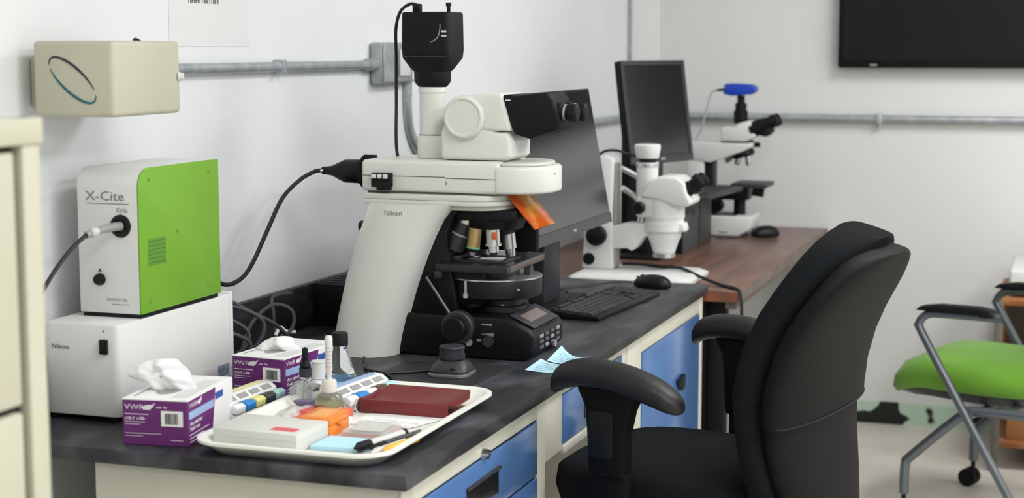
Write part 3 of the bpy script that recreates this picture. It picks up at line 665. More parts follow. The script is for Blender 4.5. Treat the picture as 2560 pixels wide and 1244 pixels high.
# binocular head
hd = part('head_base', MB().prism([(.430, 1.1815), (.584, 1.1815), (.590, 1.19), (.591, 1.222), (.586, 1.237), (.576, 1.243), (.556, 1.242), (.545, 1.252), (.530, 1.264), (.445, 1.27), (.430, 1.24)], 'y', .977, 1.113, .014, 4), M['scopew'], S)
part('tilt_body', MB().prism([(.470, 1.312), (.500, 1.320), (.565, 1.324), (.572, 1.322), (.572, 1.312), (.590, 1.2445), (.55, 1.245), (.48, 1.25)], 'y', .974, 1.116, .006, 3), M['scopew'], S)
pc = part('pivot_cap', MB().lathe([(.044, 0), (.046, .003), (.046, .012), (.041, .0165), (.038, .0165), (.037, .014), (.001, .0145)], (.488, .979, 1.273), (0, -1, 0), 40), M['scopew'], S)
part('pivot_drum', MB().cyl((.488, .975, 1.273), (.488, 1.115, 1.273), .047, seg=40), M['scopew'], S)
ey = part('eyepiece_housing', MB().prism([(.566, 1.311), (.580, 1.3165), (.668, 1.327), (.680, 1.312), (.697, 1.268), (.694, 1.250), (.630, 1.228), (.594, 1.238)], 'y', .985, 1.105, .007, 3), M['blackm'], S)
part('clamp_ring', MB().box(.572, .596, .982, 1.108, 1.308, 1.321, .003), M['black'], ey)
part('warning_tag', MB().box(.577, .588, .9805, .983, 1.308, 1.311), M['printw'], ey)
for y in (1.012, 1.078):
    e_ = part('eyepiece', MB().lathe([(.019, 0), (.019, .02), (.0165, .022), (.0165, .036), (.0195, .038), (.0195, .052), (.015, .056)], (.672, y, 1.287), Vector((1, 0, -.08))), M['blackm'], S)
    part('eyepiece_ring', MB().lathe([(.0172, 0), (.0172, .005)], (.672+.026, y, 1.285), Vector((1, 0, -.08))), M['grey'], e_)
# amber shield
part('light_shield', MB().prism([(.582, 1.109), (.586, 1.110), (.648, 1.040), (.644, 1.037)], 'y', .975, 1.110, .001), M['amber'], S, 'amber acrylic light shield')
# nosepiece and objectives
part('nosepiece', MB().lathe([(.04, -.012), (.062, 0), (.070, .020), (.070, .045)], (.530, YC, 1.032), (0, 0, 1), 36), M['black'], S)
part('nosepiece_block', MB().box(.46, .605, .975, 1.115, 1.052, 1.078, .005), M['black'], S)
part('rear_light_guard', MB().box(.46, .60, 1.125, 1.145, .972, 1.077, .004), M['blackm'], S)
def objective(c, ax, segs):
    c = Vector(c); ax = Vector(ax).normalized(); h = 0; first = None
    for r0, r1, l, m in segs:
        mb = MB().lathe([(r0, 0), (r1, l)], c+ax*h, ax, 24); h += l
        if first is None: first = part('objective', mb, m, S)
        else: part('objective_ring', mb, m, first)
objective((.508, .985, 1.036), (-.12, -.04, -1), [(.0145, .0145, .040, M['gold']), (.0148, .0148, .004, mat('green_ring', '#6fae86', .4)), (.0145, .008, .008, M['black2']), (.0075, .006, .007, M['silver'])])
objective((.545, .99, 1.034), (.04, 0, -1), [(.0155, .0155, .030, M['silver']), (.018, .018, .005, M['silver']), (.012, .012, .014, M['silver']), (.010, .007, .006, M['black2'])])
objective((.482, 1.0, 1.056), (-.42, -.06, -1), [(.016, .016, .012, M['silver']), (.018, .0185, .024, M['black2']), (.020, .020, .004, M['grey']), (.021, .021, .034, M['black2'])])
objective((.556, 1.06, 1.02), (.10, .05, -1), [(.015, .015, .034, M['silver']), (.012, .010, .018, M['silver'])])
part('red_band', MB().box(.548, .560, .9735, .976, 1.014, 1.03, .001), mat('objective_red', '#d8643c', .5), S)
# stage and substage
st = part('stage', MB().prism([(.430, .945), (.594, .945), (.594, 1.205), (.430, 1.205)], 'z', .944, .961, .0015), mat('stage_black', '#2b2a2c', .3, var=.1), S)
part('slide_holder', MB().box(.470, .575, .985, 1.09, .9612, .966, .001).box(.455, .47, .985, 1.16, .9612, .975, .002), M['black2'], st)
part('glass_slide', MB().box(.485, .56, 1.0, 1.03, .9662, .9674), mat('slide_glass', '#cfd3d6', .08, .3), st)
part('spring_clip', MB().prism([(.470, 1.03), (.51, 1.01), (.56, 1.03), (.56, 1.04), (.51, 1.022), (.47, 1.045)], 'z', .9675, .9695), M['silver'], st)
part('stage_edge', MB().box(.591, .5955, .96, 1.19, .946, .9595, .001), mat('worn_brown', '#5a4d48', .4), st)
part('stage_drive', MB().box(.43, .445, .938, .97, .93, .945, .002), M['black2'], S)
part('stage_knob', MB().cyl((.59, 1.08, .935), (.603, 1.08, .935), .014), M['black2'], S)
cc = part('substage_carrier', MB().lathe([(.100, 0), (.104, .003), (.104, .040), (.102, .043)], (.525, 1.06, .884), (0, 0, 1), 48), M['black'], S)
part('carrier_trim', MB().lathe([(.1045, 0), (.1045, .003), (.1025, .0035)], (.525, 1.06, .9245), (0, 0, 1), 48), M['silver'], cc)
part('carrier_block', MB().box(.40, .53, .975, 1.15, .872, .944, .005), M['black'], S)
part('condenser', MB().lathe([(.055, 0), (.055, .010), (.035, .016)], (.525, 1.06, .928), (0, 0, 1), 32), M['black2'], S)
part('field_lens', MB().lathe([(.05, 0), (.05, .012), (.042, .014), (.042, .033)], (.545, 1.06, .8505), (0, 0, 1), 32), M['black2'], S)
part('lens_mark', MB().box(.555, .562, 1.0135, 1.016, .866, .869), M['lgrey'], S)
part('carrier_mark', MB().box(.60, .606, .988, .991, .905, .908), M['lgrey'], S)
part('chrome_pin', MB().cyl((.496, .955, .893), (.496, .955, .925), .0035).cyl((.496, .955, .889), (.496, .955, .898), .0065), M['silver'], S)
kn = part('coarse_focus_knob', MB().lathe([(.036, 0), (.036, .018), (.033, .021)], (.487, .943, .828), (0, -1, 0), 36), M['black2'], S)
part('fine_focus_knob', MB().lathe([(.026, 0), (.026, .018), (.023, .021), (.001, .021)], (.487, .922, .828), (0, -1, 0), 32), M['black'], kn)
part('knob_scale', MB().tube([(.487-.040*math.cos(R(a)), .9405, .828-.040*math.sin(R(a))) for a in (8, 25, 42, 60)], .0014, 6), M['grey'], S)
part('focus_lever', MB().cyl((.408, .950, .93), (.468, .938, .853), .0035), M['steel'], S)

part('camera_cable', MB().tube([(.352, YC-.004, 1.512), (.335, YC-.004, 1.513), (.312, YC, 1.497), (.297, 1.055, 1.46), (.295, 1.06, 1.40), (.2945, 1.06, 1.30), (.294, 1.062, 1.19), (.27, 1.17, 1.12), (.24, 1.19, 1.0), (.22, 1.19, .88), (.16, 1.17, .79), (.10, 1.10, .765)], .0036, 8), M['cable'], S)
single('light_guide', MB().tube([(.119, YC, 1.146), (.10, 1.045, 1.143), (.075, 1.02, 1.125), (.06, .962, 1.088), (.055, .90, 1.025), (.05, .842, .963), (.05, .79, .934), (.045, .735, .926), (.045, .68, .945), (.05, .62, .985), (.06, .56, 1.0), (.07, .53, 1.0)], .0048, 10), M['cable'],
       'thick black light guide arching from the lamp box to the microscope', 'cable')
part('power_cord', MB().tube([(.245, 1.02, 1.06), (.225, 1.10, 1.045), (.17, 1.2, .99), (.11, 1.26, .93), (.075, 1.275, .885), (.075, 1.30, .866)], .0038, 8), M['cable'], S)

# ------------------------------------------------------------------ monitor on the bench
t = thing('monitor', 'wide black monitor tilted back behind the research microscope', 'monitor', (.45, 1.6, .76))
tl = math.atan2(.066, .352)
mtx = Matrix.Translation((.546, 0, .956)) @ Matrix.Rotation(-tl, 4, 'Y')
part('housing', MB().box(-.035, 0, 1.225, 1.935, 0, .362, .003, mtx=mtx), M['blackm'], t)
part('screen', MB().box(-.001, .0012, 1.232, 1.928, .028, .355, mtx=mtx), M['screen'], t)
part('chin', MB().box(-.001, .002, 1.226, 1.934, .001, .027, mtx=mtx), M['bezel'], t)
part('maker_badge', MB().box(.0015, .0028, 1.585, 1.605, .009, .015, mtx=mtx), M['grey'], t)
part('neck', MB().box(.40, .445, 1.66, 1.80, .766, 1.16, .006).box(.43, .50, 1.67, 1.79, 1.06, 1.14, .005), M['black2'], t)
part('foot', MB().box(.265, .492, 1.575, 1.885, .7605, .767, .002), M['blackm'], t)

# ------------------------------------------------------------------ keyboard
K = thing('keyboard', 'black full-size keyboard on the bench in front of the monitor', 'keyboard', (.590, 1.723, .7605), R(-5.2))
kb_w, kb_l = .138, .455
part('case', MB().prism([(-kb_w/2, 0), (kb_w/2, 0), (kb_w/2, .010), (-kb_w/2, .019)], 'y', -kb_l/2, kb_l/2, .002), M['black'], K)
keymesh = {}
def key(x, y, wx, wy):
    k_ = (round(wx, 4), round(wy, 4))
    if k_ not in keymesh:
        mb = MB(); mb.loft([[(-wx/2, -wy/2, 0), (wx/2, -wy/2, 0), (wx/2, wy/2, 0), (-wx/2, wy/2, 0)], [(-wx/2+.001, -wy/2+.001, .004), (wx/2-.001, -wy/2+.001, .004), (wx/2-.001, wy/2-.001, .004), (-wx/2+.001, wy/2-.001, .004)]])
        keymesh[k_] = mb.mesh('key', mat('keycap', '#2d2e31', .4, var=.1))
    o = bpy.data.objects.new('key', keymesh[k_]); COL.objects.link(o); o.parent = K
    z = .019-.009*(x+kb_w/2)/kb_w; o.location = (x, y, z-.0003); o.rotation_euler = (0, math.atan(.009/kb_w), 0)
p_ = .0189
xs = [-.056, -.034, -.0155, .003, .0215, .040]
for r_, x in enumerate(xs):
    n = 15
    if r_ == 5:
        y = -kb_l/2+.012
        for wy in (.023, .023, .023, .108, .023, .023, .023, .026): key(x, y+wy/2, .0165, wy-.0022); y += wy+.0008
    else:
        for i in range(n):
            if r_ == 0 and i in (1, 6, 11): continue
            key(x, -kb_l/2+.012+p_*(i+.5), .0165 if r_ else .012, .0166)
    for i in range(3):
        if r_ in (3,) or (r_ == 4 and i != 1): continue
        key(x, -kb_l/2+.305+p_*(i+.5), .0165 if r_ else .012, .0166)
    if r_:
        for i in range(4): key(x, -kb_l/2+.368+p_*(i+.5), .0165, .0166)
    else:
        key(x, -kb_l/2+.405, .010, .06)
wpart('cord', MB().tube([(.505, 1.70, .772), (.49, 1.72, .770), (.47, 1.78, .7705), (.45, 1.86, .771), (.40, 1.92, .766), (.32, 1.95, .764)], .0022, 8), M['cable'], K)
def mouse(loc, rz, label, L=.112, W=.062, H=.038):
    t = thing('computer_mouse', label, 'mouse', loc, rz, 'black computer mice', local=True)
    rings = []
    for z, k in ((0, .90), (.006, 1.0), (.014, 1.0), (.022, .93), (.030, .75), (.036, .45), (.038, .15)):
        ring = []
        for i in range(28):
            a = 2*math.pi*i/28; x = math.copysign(abs(math.cos(a))**.85, math.cos(a)); y = math.copysign(abs(math.sin(a))**.85, math.sin(a))
            ring.append((L/2*k*x+(.008*(1-k)), W/2*k*y, z*H/.038*(1-.12*x*0)))
        rings.append(ring)
    b = part('shell', MB().loft(rings), M['black'], t, angle=60)
    b.modifiers.new('s', 'SUBSURF').levels = 1
    part('wheel', MB().cyl((-.03, -.004, .029), (-.03, .004, .029), .007, seg=16), M['black2'], t)
    part('button_seam', MB().box(-.05, -.015, -.0006, .0006, .026, .0300), M['blackm'], t)
    return t
mo = mouse((.625, 2.075, .7605), R(-12), 'black computer mouse beyond the keyboard on the black worktop')
wpart('cord', MB().tube([(.565, 2.085, .772), (.54, 2.08, .774), (.50, 2.05, .772), (.45, 1.98, .768), (.36, 1.90, .7695), (.30, 1.88, .7695)], .0022, 8), M['cable'], mo)

# ------------------------------------------------------------------ brown table
t = thing('side_table', 'brown wood-laminate table between the bench and the back wall', 'table', (.45, 3.05, 0))
part('tabletop', MB().box(.055, .838, 2.206, 3.93, .710, .741, .002), M['brown'], t)
part('near_edge_band', MB().box(.055, .838, 2.203, 2.2065, .711, .739), M['edgeband'], t)
part('side_edge_band', MB().box(.8375, .841, 2.204, 3.93, .711, .739), M['edgegrey'], t)
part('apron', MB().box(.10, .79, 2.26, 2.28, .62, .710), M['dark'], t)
part('side_apron', MB().box(.80, .832, 2.215, 3.92, .690, .711, .002), M['edgegrey'], t)
for x, y in ((.10, 2.25), (.745, 2.25), (.10, 3.84), (.745, 3.84)): part('leg', MB().box(x, x+.05, y, y+.05, 0, .71, .003), M['blackm'], t)
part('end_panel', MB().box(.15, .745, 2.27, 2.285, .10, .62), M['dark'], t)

# ------------------------------------------------------------------ stereo microscope
t = thing('stereo_microscope', 'white stereo microscope with trinocular tube on a boom column', 'microscope', (.5, 2.4, .741))
Yb = 2.40
part('base_plate', MB().loft([ring3(.335, .69, 2.225, 2.505, .03, .7412), ring3(.33, .695, 2.22, 2.51, .035, .748), ring3(.33, .695, 2.22, 2.51, .035, .757), ring3(.345, .675, 2.235, 2.495, .035, .766)]), M['white'], t, angle=60)
part('column_housing', MB().prism([(.335, .766), (.43, .766), (.425, .93), (.43, 1.095), (.405, 1.105), (.372, 1.098), (.365, .98), (.345, .90)], 'y', 2.36, 2.45, .006), M['white'], t)
part('column_rail', MB().box(.428, .434, 2.38, 2.43, .77, 1.08), M['grey'], t)
kf = part('focus_knob', MB().lathe([(.026, 0), (.030, .004), (.030, .024), (.022, .028)], (.385, 2.36, .868), (0, -1, 0), 32), M['black'], t)
part('light_knob', MB().lathe([(.018, 0), (.018, .003), (.011, .004), (.011, .014)], (.358, 2.36, .796), (0, -1, 0), 24), M['black'], t)
part('focus_arm', MB().prism([(.425, .945-.05), (.47, .905), (.64, .908), (.645, .885), (.56, .880), (.52, .865), (.50, .835), (.485, .822), (.47, .83), (.425, .828)], 'y', 2.375, 2.435, .004), M['white'], t)
part('mount_ring', MB().lathe([(.058, 0), (.062, .002), (.062, .026), (.058, .028)], (.575, Yb+.01, .883), (0, 0, 1), 40), M['white'], t)
part('zoom_body', MB().lathe([(.058, 0), (.058, .01), (.060, .012), (.060, .070), (.052, .10), (.03, .12)], (.575, Yb+.01, .911), (0, 0, 1), 40), M['white'], t)
part('zoom_shoulder', MB().prism([(.500, .925), (.60, .925), (.60, 1.0), (.53, .995), (.502, .985)], 'y', 2.355, 2.46, .01, 3), M['white'], t)
part('zoom_knob', MB().lathe([(.014, 0), (.0185, .004), (.0185, .022), (.015, .026)], (.515, 2.352, .955), (0, -1, 0), 28), M['black'], t)
part('objective', MB().lathe([(.030, 0), (.030, .012)], (.575, Yb+.01, .806)).lathe([(.032, .013), (.044, .048), (.05, .058), (.052, .078)], (.575, Yb+.01, .806)), M['white'], t)
part('objective_ring', MB().lathe([(.0335, 0), (.0335, .012)], (.575, Yb+.01, .8045)), M['silver'], t)
part('trinocular_head', MB().prism([(.515, .985), (.545, 1.035), (.575, 1.048), (.625, 1.046), (.648, 1.03), (.655, 1.0), (.668, .978), (.668, .968), (.655, .96), (.62, .962), (.57, .98)], 'y', 2.345, 2.475, .012, 3), M['white'], t)
tt = part('photo_tube', MB().lathe([(.032, 0), (.032, .085), (.0335, .087), (.0335, .099)], (.522, Yb+.01, .985)), M['white'], t)
part('clamp_band', MB().lathe([(.0338, 0), (.0338, .010)], (.522, Yb+.01, 1.071)), M['silver'], tt)
part('dark_adapter', MB().lathe([(.027, 0), (.027, .016)], (.522, Yb+.01, 1.083)), M['black'], tt)
part('tube_cap', MB().lathe([(.032, 0), (.034, .003), (.0385, .030), (.0385, .038), (.035, .041)], (.522, Yb+.01, 1.096)), M['white'], tt)
for y in (2.378, 2.442):
    part('eyepiece', MB().lathe([(.021, -.01), (.021, .02), (.018, .022), (.018, .036), (.022, .038), (.021, .054), (.014, .058)], (.648, y, 1.005), Vector((.62, 0, .55))), M['blackm'], t)
part('lamp_hose', MB().tube([(.43, 2.46, 1.06), (.47, 2.50, 1.03), (.50, 2.52, .98), (.51, 2.52, .92)], .009, 10).tube([(.43, 2.47, 1.0), (.465, 2.52, .96), (.47, 2.54, .91), (.455, 2.54, .86)], .009, 10), M['silver'], t)
part('camera_lead', MB().tube([(.36, 2.40, 1.08), (.39, 2.39, 1.112), (.43, 2.39, 1.118), (.47, 2.40, 1.106), (.50, 2.405, 1.10)], .004, 8), M['cable'], t)
part('power_cord', MB().tube([(.44, 2.44, .775), (.50, 2.44, .775), (.56, 2.43, .772), (.63, 2.40, .774), (.70, 2.34, .760), (.77, 2.29, .747), (.825, 2.235, .746), (.845, 2.205, .735), (.852, 2.195, .68), (.853, 2.195, .55), (.852, 2.21, .3), (.85, 2.22, .02)], .005, 8), M['cable'], t)

# ------------------------------------------------------------------ second monitor
t = thing('monitor', 'small square black monitor tilted back behind the stereo microscope', 'monitor', (.45, 2.95, .741))
dx, dy = .475-.343, 3.06-2.75; L = math.hypot(dx, dy); ang = math.atan2(dy, dx)
m2 = Matrix.Translation((.380, 2.75, 1.048)) @ Matrix.Rotation(ang-R(90), 4, 'Z') @ Matrix.Rotation(-R(8), 4, 'Y')
part('housing', MB().box(-.026, 0, 0, L, 0, .333, .004, mtx=m2), M['blackm'], t)
part('screen', MB().box(-.001, .001, .016, L-.016, .028, .317, mtx=m2), M['screen'], t)
part('bezel', MB().box(0, .004, 0, L, 0, .027, .001, mtx=m2).box(0, .004, 0, L, .318, .333, .001, mtx=m2).box(0, .004, 0, .016, .02, .32, .001, mtx=m2).box(0, .004, L-.016, L, .02, .32, .001, mtx=m2), M['bezel'], t)
part('maker_badge', MB().box(.004, .005, L/2-.012, L/2+.012, .010, .017, mtx=m2), M['grey'], t)
part('stand', MB().prism([(.31, .745), (.41, .745), (.40, .80), (.395, 1.10), (.35, 1.10), (.33, .80)], 'y', 2.88, 2.95, .004), M['blackm'], t)
part('foot', MB().box(.27, .47, 2.79, 2.97, .7415, .752, .004), M['blackm'], t)
t = thing('slim_computer', 'slim upright black computer case behind the small square monitor', 'computer', (.30, 3.25, .741))
part('case', MB().box(.276, .35, 3.02, 3.30, .742, 1.255, .004), M['blackm'], t)
part('front_panel', MB().box(.3495, .354, 3.03, 3.29, .75, 1.248, .003), M['black'], t)
t = thing('desktop_computer', 'black desktop computer tower lying beside the far microscope', 'computer', (.45, 3.2, .741))
part('case', MB().box(.385, .495, 2.985, 3.42, .742, .920, .003), M['blackm'], t)
fp = part('side_panel', MB().box(.495, .500, 2.985, 3.42, .742, .920, .002), mat('pc_panel', '#46474a', .5, var=.08), t)
part('vent', MB().box(.4995, .5015, 3.02, 3.09, .868, .890, .001).box(.4995, .5015, 3.12, 3.15, .855, .875), M['black'], fp)
part('badge', MB().box(.4995, .5015, 3.02, 3.035, .81, .845), M['grey'], fp)
part('front_bezel', MB().box(.4995, .503, 3.22, 3.40, .745, .905, .001), mat('pc_front', '#3b3c3e', .5), fp)
t = thing('spare_keyboard', 'dark keyboard resting on top of the desktop computer', 'keyboard', (.52, 3.25, .921))
part('case', MB().prism([(.42, 2.99), (.58, 3.0), (.615, 3.40), (.44, 3.40)], 'z', .921, .936, .002), M['black2'], t)
for k in range(5): part('key_row', MB().prism([(.435+.03*k, 3.02), (.455+.03*k, 3.02), (.466+.03*k, 3.38), (.447+.03*k, 3.38)], 'z', .936, .939), M['black'], t)

# ------------------------------------------------------------------ compound microscope with blue camera
t = thing('compound_microscope', 'white compound microscope with a bright blue camera on top', 'microscope', (.55, 3.62, .741))
YQ = 3.62
part('base', MB().prism([(.42, .742), (.575, .742), (.615, .765), (.625, .815), (.42, .815)], 'y', 3.53, 3.71, .008, 3), M['white'], t)
part('base_well', MB().box(.46, .56, 3.55, 3.69, .812, .8165, .002), M['black'], t)
part('maker_badge', MB().box(.505, .535, 3.5285, 3.531, .755, .761), M['grey'], t)
part('arm_column', MB().box(.375, .437, 3.57, 3.67, .81, 1.045, .006), M['white'], t)
part('column_front', MB().box(.434, .47, 3.585, 3.655, .82, 1.02, .004), M['black'], t)
part('limb', MB().prism([(.365, 1.02), (.46, 1.005), (.575, 1.045), (.610, 1.062), (.614, 1.078), (.365, 1.079)], 'y', 3.565, 3.675, .005), M['white'], t)
part('clamp_screw', MB().cyl((.61, 3.62, 1.07), (.632, 3.62, 1.07), .009), M['black'], t)
part('head', MB().prism([(.498, 1.083), (.59, 1.083), (.625, 1.10), (.61, 1.15), (.597, 1.158), (.565, 1.15), (.55, 1.135), (.50, 1.133)], 'y', 3.565, 3.675, .006, 3), M['white'], t)
part('seam', MB().box(.50, .60, 3.566, 3.674, 1.0785, 1.0835), M['groove'], t)
for y in (3.588, 3.652):
    part('eyepiece', MB().lathe([(.027, 0), (.027, .045), (.021, .048), (.021, .078), (.024, .08), (.023, .10), (.015, .104)], (.604, y, 1.124), Vector((.9, 0, .38))), M['blackm'], t)
part('eyepiece_hinge', MB().prism([(.60, 1.115), (.66, 1.10), (.68, 1.12), (.65, 1.17), (.61, 1.15)], 'y', 3.575, 3.665, .005), M['blackm'], t)
ct = part('camera_adapter', MB().lathe([(.026, 0), (.026, .044), (.021, .046), (.021, .072), (.014, .074), (.014, .10)], (.560, YQ, 1.147)), M['blackm'], t)
cb = part('blue_camera', MB().prism([(.500, 1.252), (.53, 1.246), (.60, 1.251), (.617, 1.262), (.617, 1.278), (.60, 1.288), (.53, 1.291), (.503, 1.289)], 'y', 3.588, 3.652, .005, 3), M['bluecam'], t, 'bright blue camera head')
part('camera_plug', MB().cyl((.470, YQ, 1.266), (.50, YQ, 1.268), .004, .006), M['black'], cb)
part('nosepiece', MB().lathe([(.035, 0), (.042, .01), (.038, .025)], (.575, YQ, 1.025), Vector((-.25, 0, 1))), M['black'], t)
for i, (x, ax) in enumerate(((.56, (-.35, -.1, -1)), (.59, (.12, 0, -1)), (.535, (-.9, .1, -.7)))):
    part('objective', MB().lathe([(.011, 0), (.011, .026), (.008, .034)], (x, 3.61, 1.028), Vector(ax), 16), M['silver'], t)
part('stage', MB().box(.545, .672, 3.53, 3.70, .918, .934, .002), M['black2'], t)
part('stage_drive', MB().cyl((.62, 3.56, .905), (.66, 3.56, .90), .016), M['black'], t)
part('condenser', MB().lathe([(.022, 0), (.022, .05), (.035, .06), (.035, .10)], (.562, YQ, .8165)), M['black'], t)
part('stage_bracket', MB().box(.47, .60, 3.58, 3.66, .87, .918, .004), M['black'], t)
part('focus_knob', MB().cyl((.49, 3.53, .85), (.49, 3.58, .85), .024), M['black'], t)
part('camera_lead', MB().tube([(.470, YQ, 1.266), (.45, YQ, 1.255), (.437, 3.61, 1.20), (.42, 3.60, 1.13), (.40, 3.60, 1.085)], .0032, 8), M['wcable'], t)
mo = mouse((.668, 3.56, .7415), R(35), 'black computer mouse at the foot of the far compound microscope', .11, .065, .042)
wpart('cord', MB().tube([(.615, 3.53, .75), (.58, 3.50, .744), (.54, 3.48, .744), (.51, 3.46, .744)], .0025, 8), M['cable'], mo)

# ------------------------------------------------------------------ black office chair
C = thing('office_chair', 'black fabric office chair with moulded arms at the bench', 'chair', (.985, .92, 0), R(-13))
def seatring(hx, hy, z, dx=0):
    ring = []
    for i in range(40):
        a = 2*math.pi*i/40; c_ = math.cos(a); s_ = math.sin(a); e = .55
        ring.append((dx+hx*math.copysign(abs(c_)**e, c_), hy*math.copysign(abs(s_)**e, s_), z))
    return ring
part('seat', MB().loft([seatring(.20, .195, .505, .012), seatring(.232, .225, .517, .012), seatring(.240, .234, .548, .012), seatring(.236, .230, .580, .012), seatring(.212, .208, .598, .012), seatring(.12, .12, .603, .012), seatring(.02, .02, .601, .012)]), M['fabric'], C, angle=70)
part('seat_pan', MB().loft([seatring(.17, .17, .475), seatring(.21, .21, .485), seatring(.215, .215, .503)]), M['shell'], C)
PX = [(.44, .283), (.50, .272), (.55, .265), (.60, .258), (.68, .246), (.78, .242), (.86, .257), (.93, .287), (1.0, .326), (1.09, .372)]
def prof_x(z):
    for (z0, x0), (z1, x1) in zip(PX[:-1], PX[1:]):
        if z <= z1: k = (z-z0)/(z1-z0); return x0+(x1-x0)*k
    return PX[-1][1]
def backloft(t0, zlist, off_f, off_b, shrink):
    rings = []
    for z, wv in zlist:
        xb = prof_x(z); w = max(wv-shrink, .01); ring = []
        for i in range(36):
            a = 2*math.pi*i/36; c_ = math.cos(a); s_ = math.sin(a)
            yy = w*math.copysign(abs(s_)**.6, s_); dep = (off_f+off_b)/2+(off_b-off_f)/2*math.copysign(abs(c_)**.6, c_)
            ring.append((xb+dep-.35*yy*yy, yy, z-dep*.30))
        rings.append(ring)
    return rings
zc = [(.482, .10), (.49, .14), (.51, .17), (.56, .20), (.62, .215), (.68, .228), (.74, .235), (.78, .238), (.83, .237), (.88, .235), (.93, .229), (.97, .219), (1.005, .204), (1.035, .180), (1.058, .150), (1.072, .11), (1.08, .06)]
part('back_cushion', MB().loft(backloft(0, zc, -.035, .045, 0)), M['fabric'], C, angle=70)
zs_u = [(.745, .242), (.76, .246), (.82, .245), (.88, .242), (.93, .235), (.97, .224), (1.0, .209), (1.025, .187), (1.045, .155), (1.057, .11), (1.063, .06)]
zs_l = [(.475, .07), (.482, .12), (.50, .15), (.54, .178), (.60, .200), (.65, .216), (.70, .227), (.752, .234)]
part('back_shell_upper', MB().loft(backloft(0, zs_u, .03, .082, .003)), M['shell'], C, angle=70)
part('back_shell_lower', MB().loft(backloft(0, zs_l, .02, .070, .010)), M['shell'], C, angle=70)
part('seam_piping', MB().tube([(p[0]+.002, p[1], p[2]) for p in backloft(0, [(.748, .236)], .03, .080, .003)[0][-8:]+backloft(0, [(.748, .236)], .03, .080, .003)[0][:9]], .0022, 6), M['blackm'], C)
for s_ in (-1, 1):
    y = s_*.305
    path = [(-.125, y, .792), (-.105, y, .812), (-.06, y, .823), (.01, y, .820), (.08, y, .803), (.145, y, .776)]
    Pp = catmull(path, 8); rings = []
    for i, p in enumerate(Pp):
        k = i/(len(Pp)-1); e = max(.05, 1-abs(2*k-1)**5)**.5; hw = .040*e; hh = .0255*e+.001
        rings.append([(p.x, p.y+hw*math.copysign(abs(math.cos(a))**.8, math.cos(a)), p.z-.012+hh*math.copysign(abs(math.sin(a))**.8, math.sin(a))) for a in [2*math.pi*j/20 for j in range(20)]])
    ap = part('arm_pad', MB().loft(rings), M['armp'], C, angle=70)
    po = [(-.07, .790), (.06, .782), (.042, .745), (.032, .70), (.030, .62), (-.042, .62), (-.046, .70), (-.05, .75)]
    pst = part('arm_post', MB().prism(po, 'y', y-.022, y+.022, .006, 2), M['shell'], C)
    part('post_panel', MB().prism(rrect(-.040, .012, .655, .745, .008), 'y', y-s_*0-.0245 if s_ < 0 else y+.0225, y-.0225 if s_ < 0 else y+.0245, .0008), M['black'], pst)
    part('lower_post', MB().box(-.035, .032, y-.015, y+.015, .50, .625, .004).box(-.035, .032, min(y, s_*.15), max(y, s_*.15), .475, .50, .004), M['shell'], C)
part('back_bracket', MB().prism([(.10, .47), (.22, .46), (.245, .50), (.23, .60), (.205, .60), (.205, .51), (.10, .495)], 'y', -.04, .04, .004), M['black'], C)
part('tilt_mechanism', MB().box(-.10, .12, -.08, .08, .43, .478, .008), M['black'], C)
part('gas_lift', MB().cyl((0, 0, .12), (0, 0, .30), .025).cyl((0, 0, .29), (0, 0, .44), .014), M['black'], C)
for k in range(5):
    a = R(72*k+56); ca, sa = math.cos(a), math.sin(a)
    lg = part('base_leg', MB().loft([[(ca*r_-sa*hw, sa*r_+ca*hw, z-h), (ca*r_+sa*hw, sa*r_-ca*hw, z-h), (ca*r_+sa*hw, sa*r_-ca*hw, z+h), (ca*r_-sa*hw, sa*r_+ca*hw, z+h)] for r_, hw, z, h in ((.01, .03, .115, .02), (.15, .024, .10, .016), (.30, .018, .080, .012))]), M['black'], C)
    part('caster', MB().cyl((ca*.30-sa*.022, sa*.30+ca*.022, .028), (ca*.30-sa*.006, sa*.30+ca*.006, .028), .028).cyl((ca*.30+sa*.006, sa*.30-ca*.006, .028), (ca*.30+sa*.022, sa*.30-ca*.022, .028), .028).cyl((ca*.30, sa*.30, .03), (ca*.30, sa*.30, .075), .006), M['blackm'], lg)

# ------------------------------------------------------------------ lime green chair
G = thing('guest_chair', 'lime green seat chair on a grey tubular frame with casters', 'chair', (1.548, 2.827, 0), R(-20))
def gs(hx, hy, z, dx=0, bulge=0):
    ring = []
    for i in range(40):
        a = 2*math.pi*i/40; c_ = math.cos(a); s_ = math.sin(a); x = dx+hx*math.copysign(abs(c_)**.6, c_); y = hy*math.copysign(abs(s_)**.6, s_)
        fr = max(0, -x-.16); ring.append((x, y, z-fr*fr*2.2-.25*max(0, x-.02)*0+bulge*math.cos(y*9)))
    return ring
part('seat', MB().loft([gs(.22, .19, .398, -.06), gs(.25, .225, .408, -.06), gs(.262, .238, .430, -.06), gs(.258, .235, .462, -.06), gs(.235, .21, .490, -.055, .006), gs(.15, .13, .502, -.05, .008), gs(.02, .02, .503, -.05, .008)]), M['gfab'], G, angle=70)
part('seat_pan', MB().loft([gs(.16, .15, .365, -.03), gs(.21, .19, .378, -.05), gs(.235, .21, .402, -.06)]), M['black2'], G)
part('backrest', MB().loft([[(x0+(.018 if j in (0, 1) else -.018)+.10*yy*yy*0-.12*(.22**2-yy*yy), yy, z) for j, yy in enumerate([-w_, w_])]+[(x0+.03-.12*(.22**2-yy*yy), yy, z) for yy in (w_, -w_)] for x0, z, w_ in ((.21, .46, .16), (.20, .50, .205), (.215, .60, .22), (.25, .75, .22), (.28, .86, .21), (.29, .90, .17))]), M['fabric'], G, angle=70)
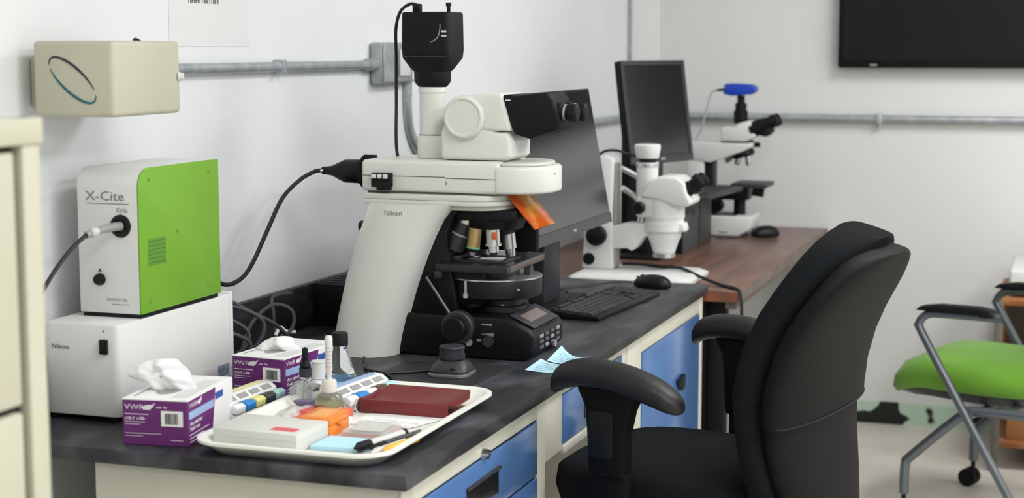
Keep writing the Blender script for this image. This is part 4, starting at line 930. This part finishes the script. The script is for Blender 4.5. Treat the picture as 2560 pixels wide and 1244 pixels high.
for s_ in (-1, 1):
    y = s_*.285
    part('side_tube', MB().tube([(.09, y, .652), (-.08, y, .648), (-.135, y, .642), (-.160, y, .615), (-.150, y, .585), (-.02, y, .375), (.13, y, .135), (.16, y, .09), (.165, y, .062)], .0125, 12, n=6), M['steel'], G)
    part('arm_pad', MB().prism([(-.165, .655), (.03, .657), (.035, .650), (.075, .655), (.06, .674), (.02, .679), (-.10, .676), (-.15, .668)], 'y', y-.024, y+.024, .004), M['blackm'], G)
    y2 = s_*.255
    part('front_leg', MB().tube([(.17, y2, .372), (.02, y2, .366), (-.035, y2, .345), (-.185, y2, .205), (-.205, y2, .175), (-.208, y2, .085)], .0145, 12, n=6), M['steel'], G)
    for x, yy in ((-.208, y2), (.165, y)):
        cs = part('caster', MB().cyl((x-.012, yy-.024, .029), (x-.012, yy-.006, .029), .029).cyl((x-.012, yy+.006, .029), (x-.012, yy+.024, .029), .029).cyl((x, yy, .03), (x, yy, .09), .007), M['blackm'], G)
part('cross_bar', MB().tube([(.0, -.285, .355), (.0, .285, .355)], .011, 10, smooth=False).tube([(.10, -.255, .372), (.10, .255, .372)], .011, 10, smooth=False), M['steel'], G)
part('back_post', MB().tube([(.13, -.12, .37), (.21, -.12, .42), (.25, -.12, .60)], .011, 10).tube([(.13, .12, .37), (.21, .12, .42), (.25, .12, .60)], .011, 10), M['steel'], G)

# ------------------------------------------------------------------ stand at the right edge by the back wall
t = thing('wooden_stand', 'orange-brown wooden stand against the back wall behind the green chair', 'cabinet', (1.8, 3.5, 0))
part('side_panel', MB().box(1.485, 1.505, 3.36, 3.90, .28, .585, .002), M['wood'], t)
part('top', MB().box(1.50, 2.15, 3.36, 3.90, .565, .585, .002), M['wood'], t)
part('back_panel', MB().box(1.505, 2.15, 3.88, 3.90, .05, .565), M['olive'], t)
part('shelf', MB().box(1.50, 2.15, 3.36, 3.88, .08, .10, .002), M['wood'], t)
for x in (1.483, 2.13):
    for y in (3.34, 3.87): part('leg', MB().box(x, x+.026, y, y+.026, 0, .58, .002), M['olive'], t)
t = thing('cardboard_box', 'brown cardboard box on the lower shelf of the wooden stand', 'box', (1.75, 3.6, .10))
part('carton', MB().box(1.53, 1.98, 3.40, 3.80, .101, .30, .002), M['kraft'], t)
part('tape', MB().box(1.529, 1.981, 3.58, 3.63, .2995, .301), M['lgrey'], t)
t = thing('white_case', 'white equipment case on top of the wooden stand', 'equipment', (1.8, 3.6, .585))
part('case', MB().box(1.52, 2.05, 3.42, 3.82, .590, .68, .012, 3), M['white'], t)
for x in (1.56, 2.0): part('foot', MB().cyl((x, 3.5, .5852), (x, 3.5, .592), .015).cyl((x, 3.75, .5852), (x, 3.75, .592), .015), M['black'], t)
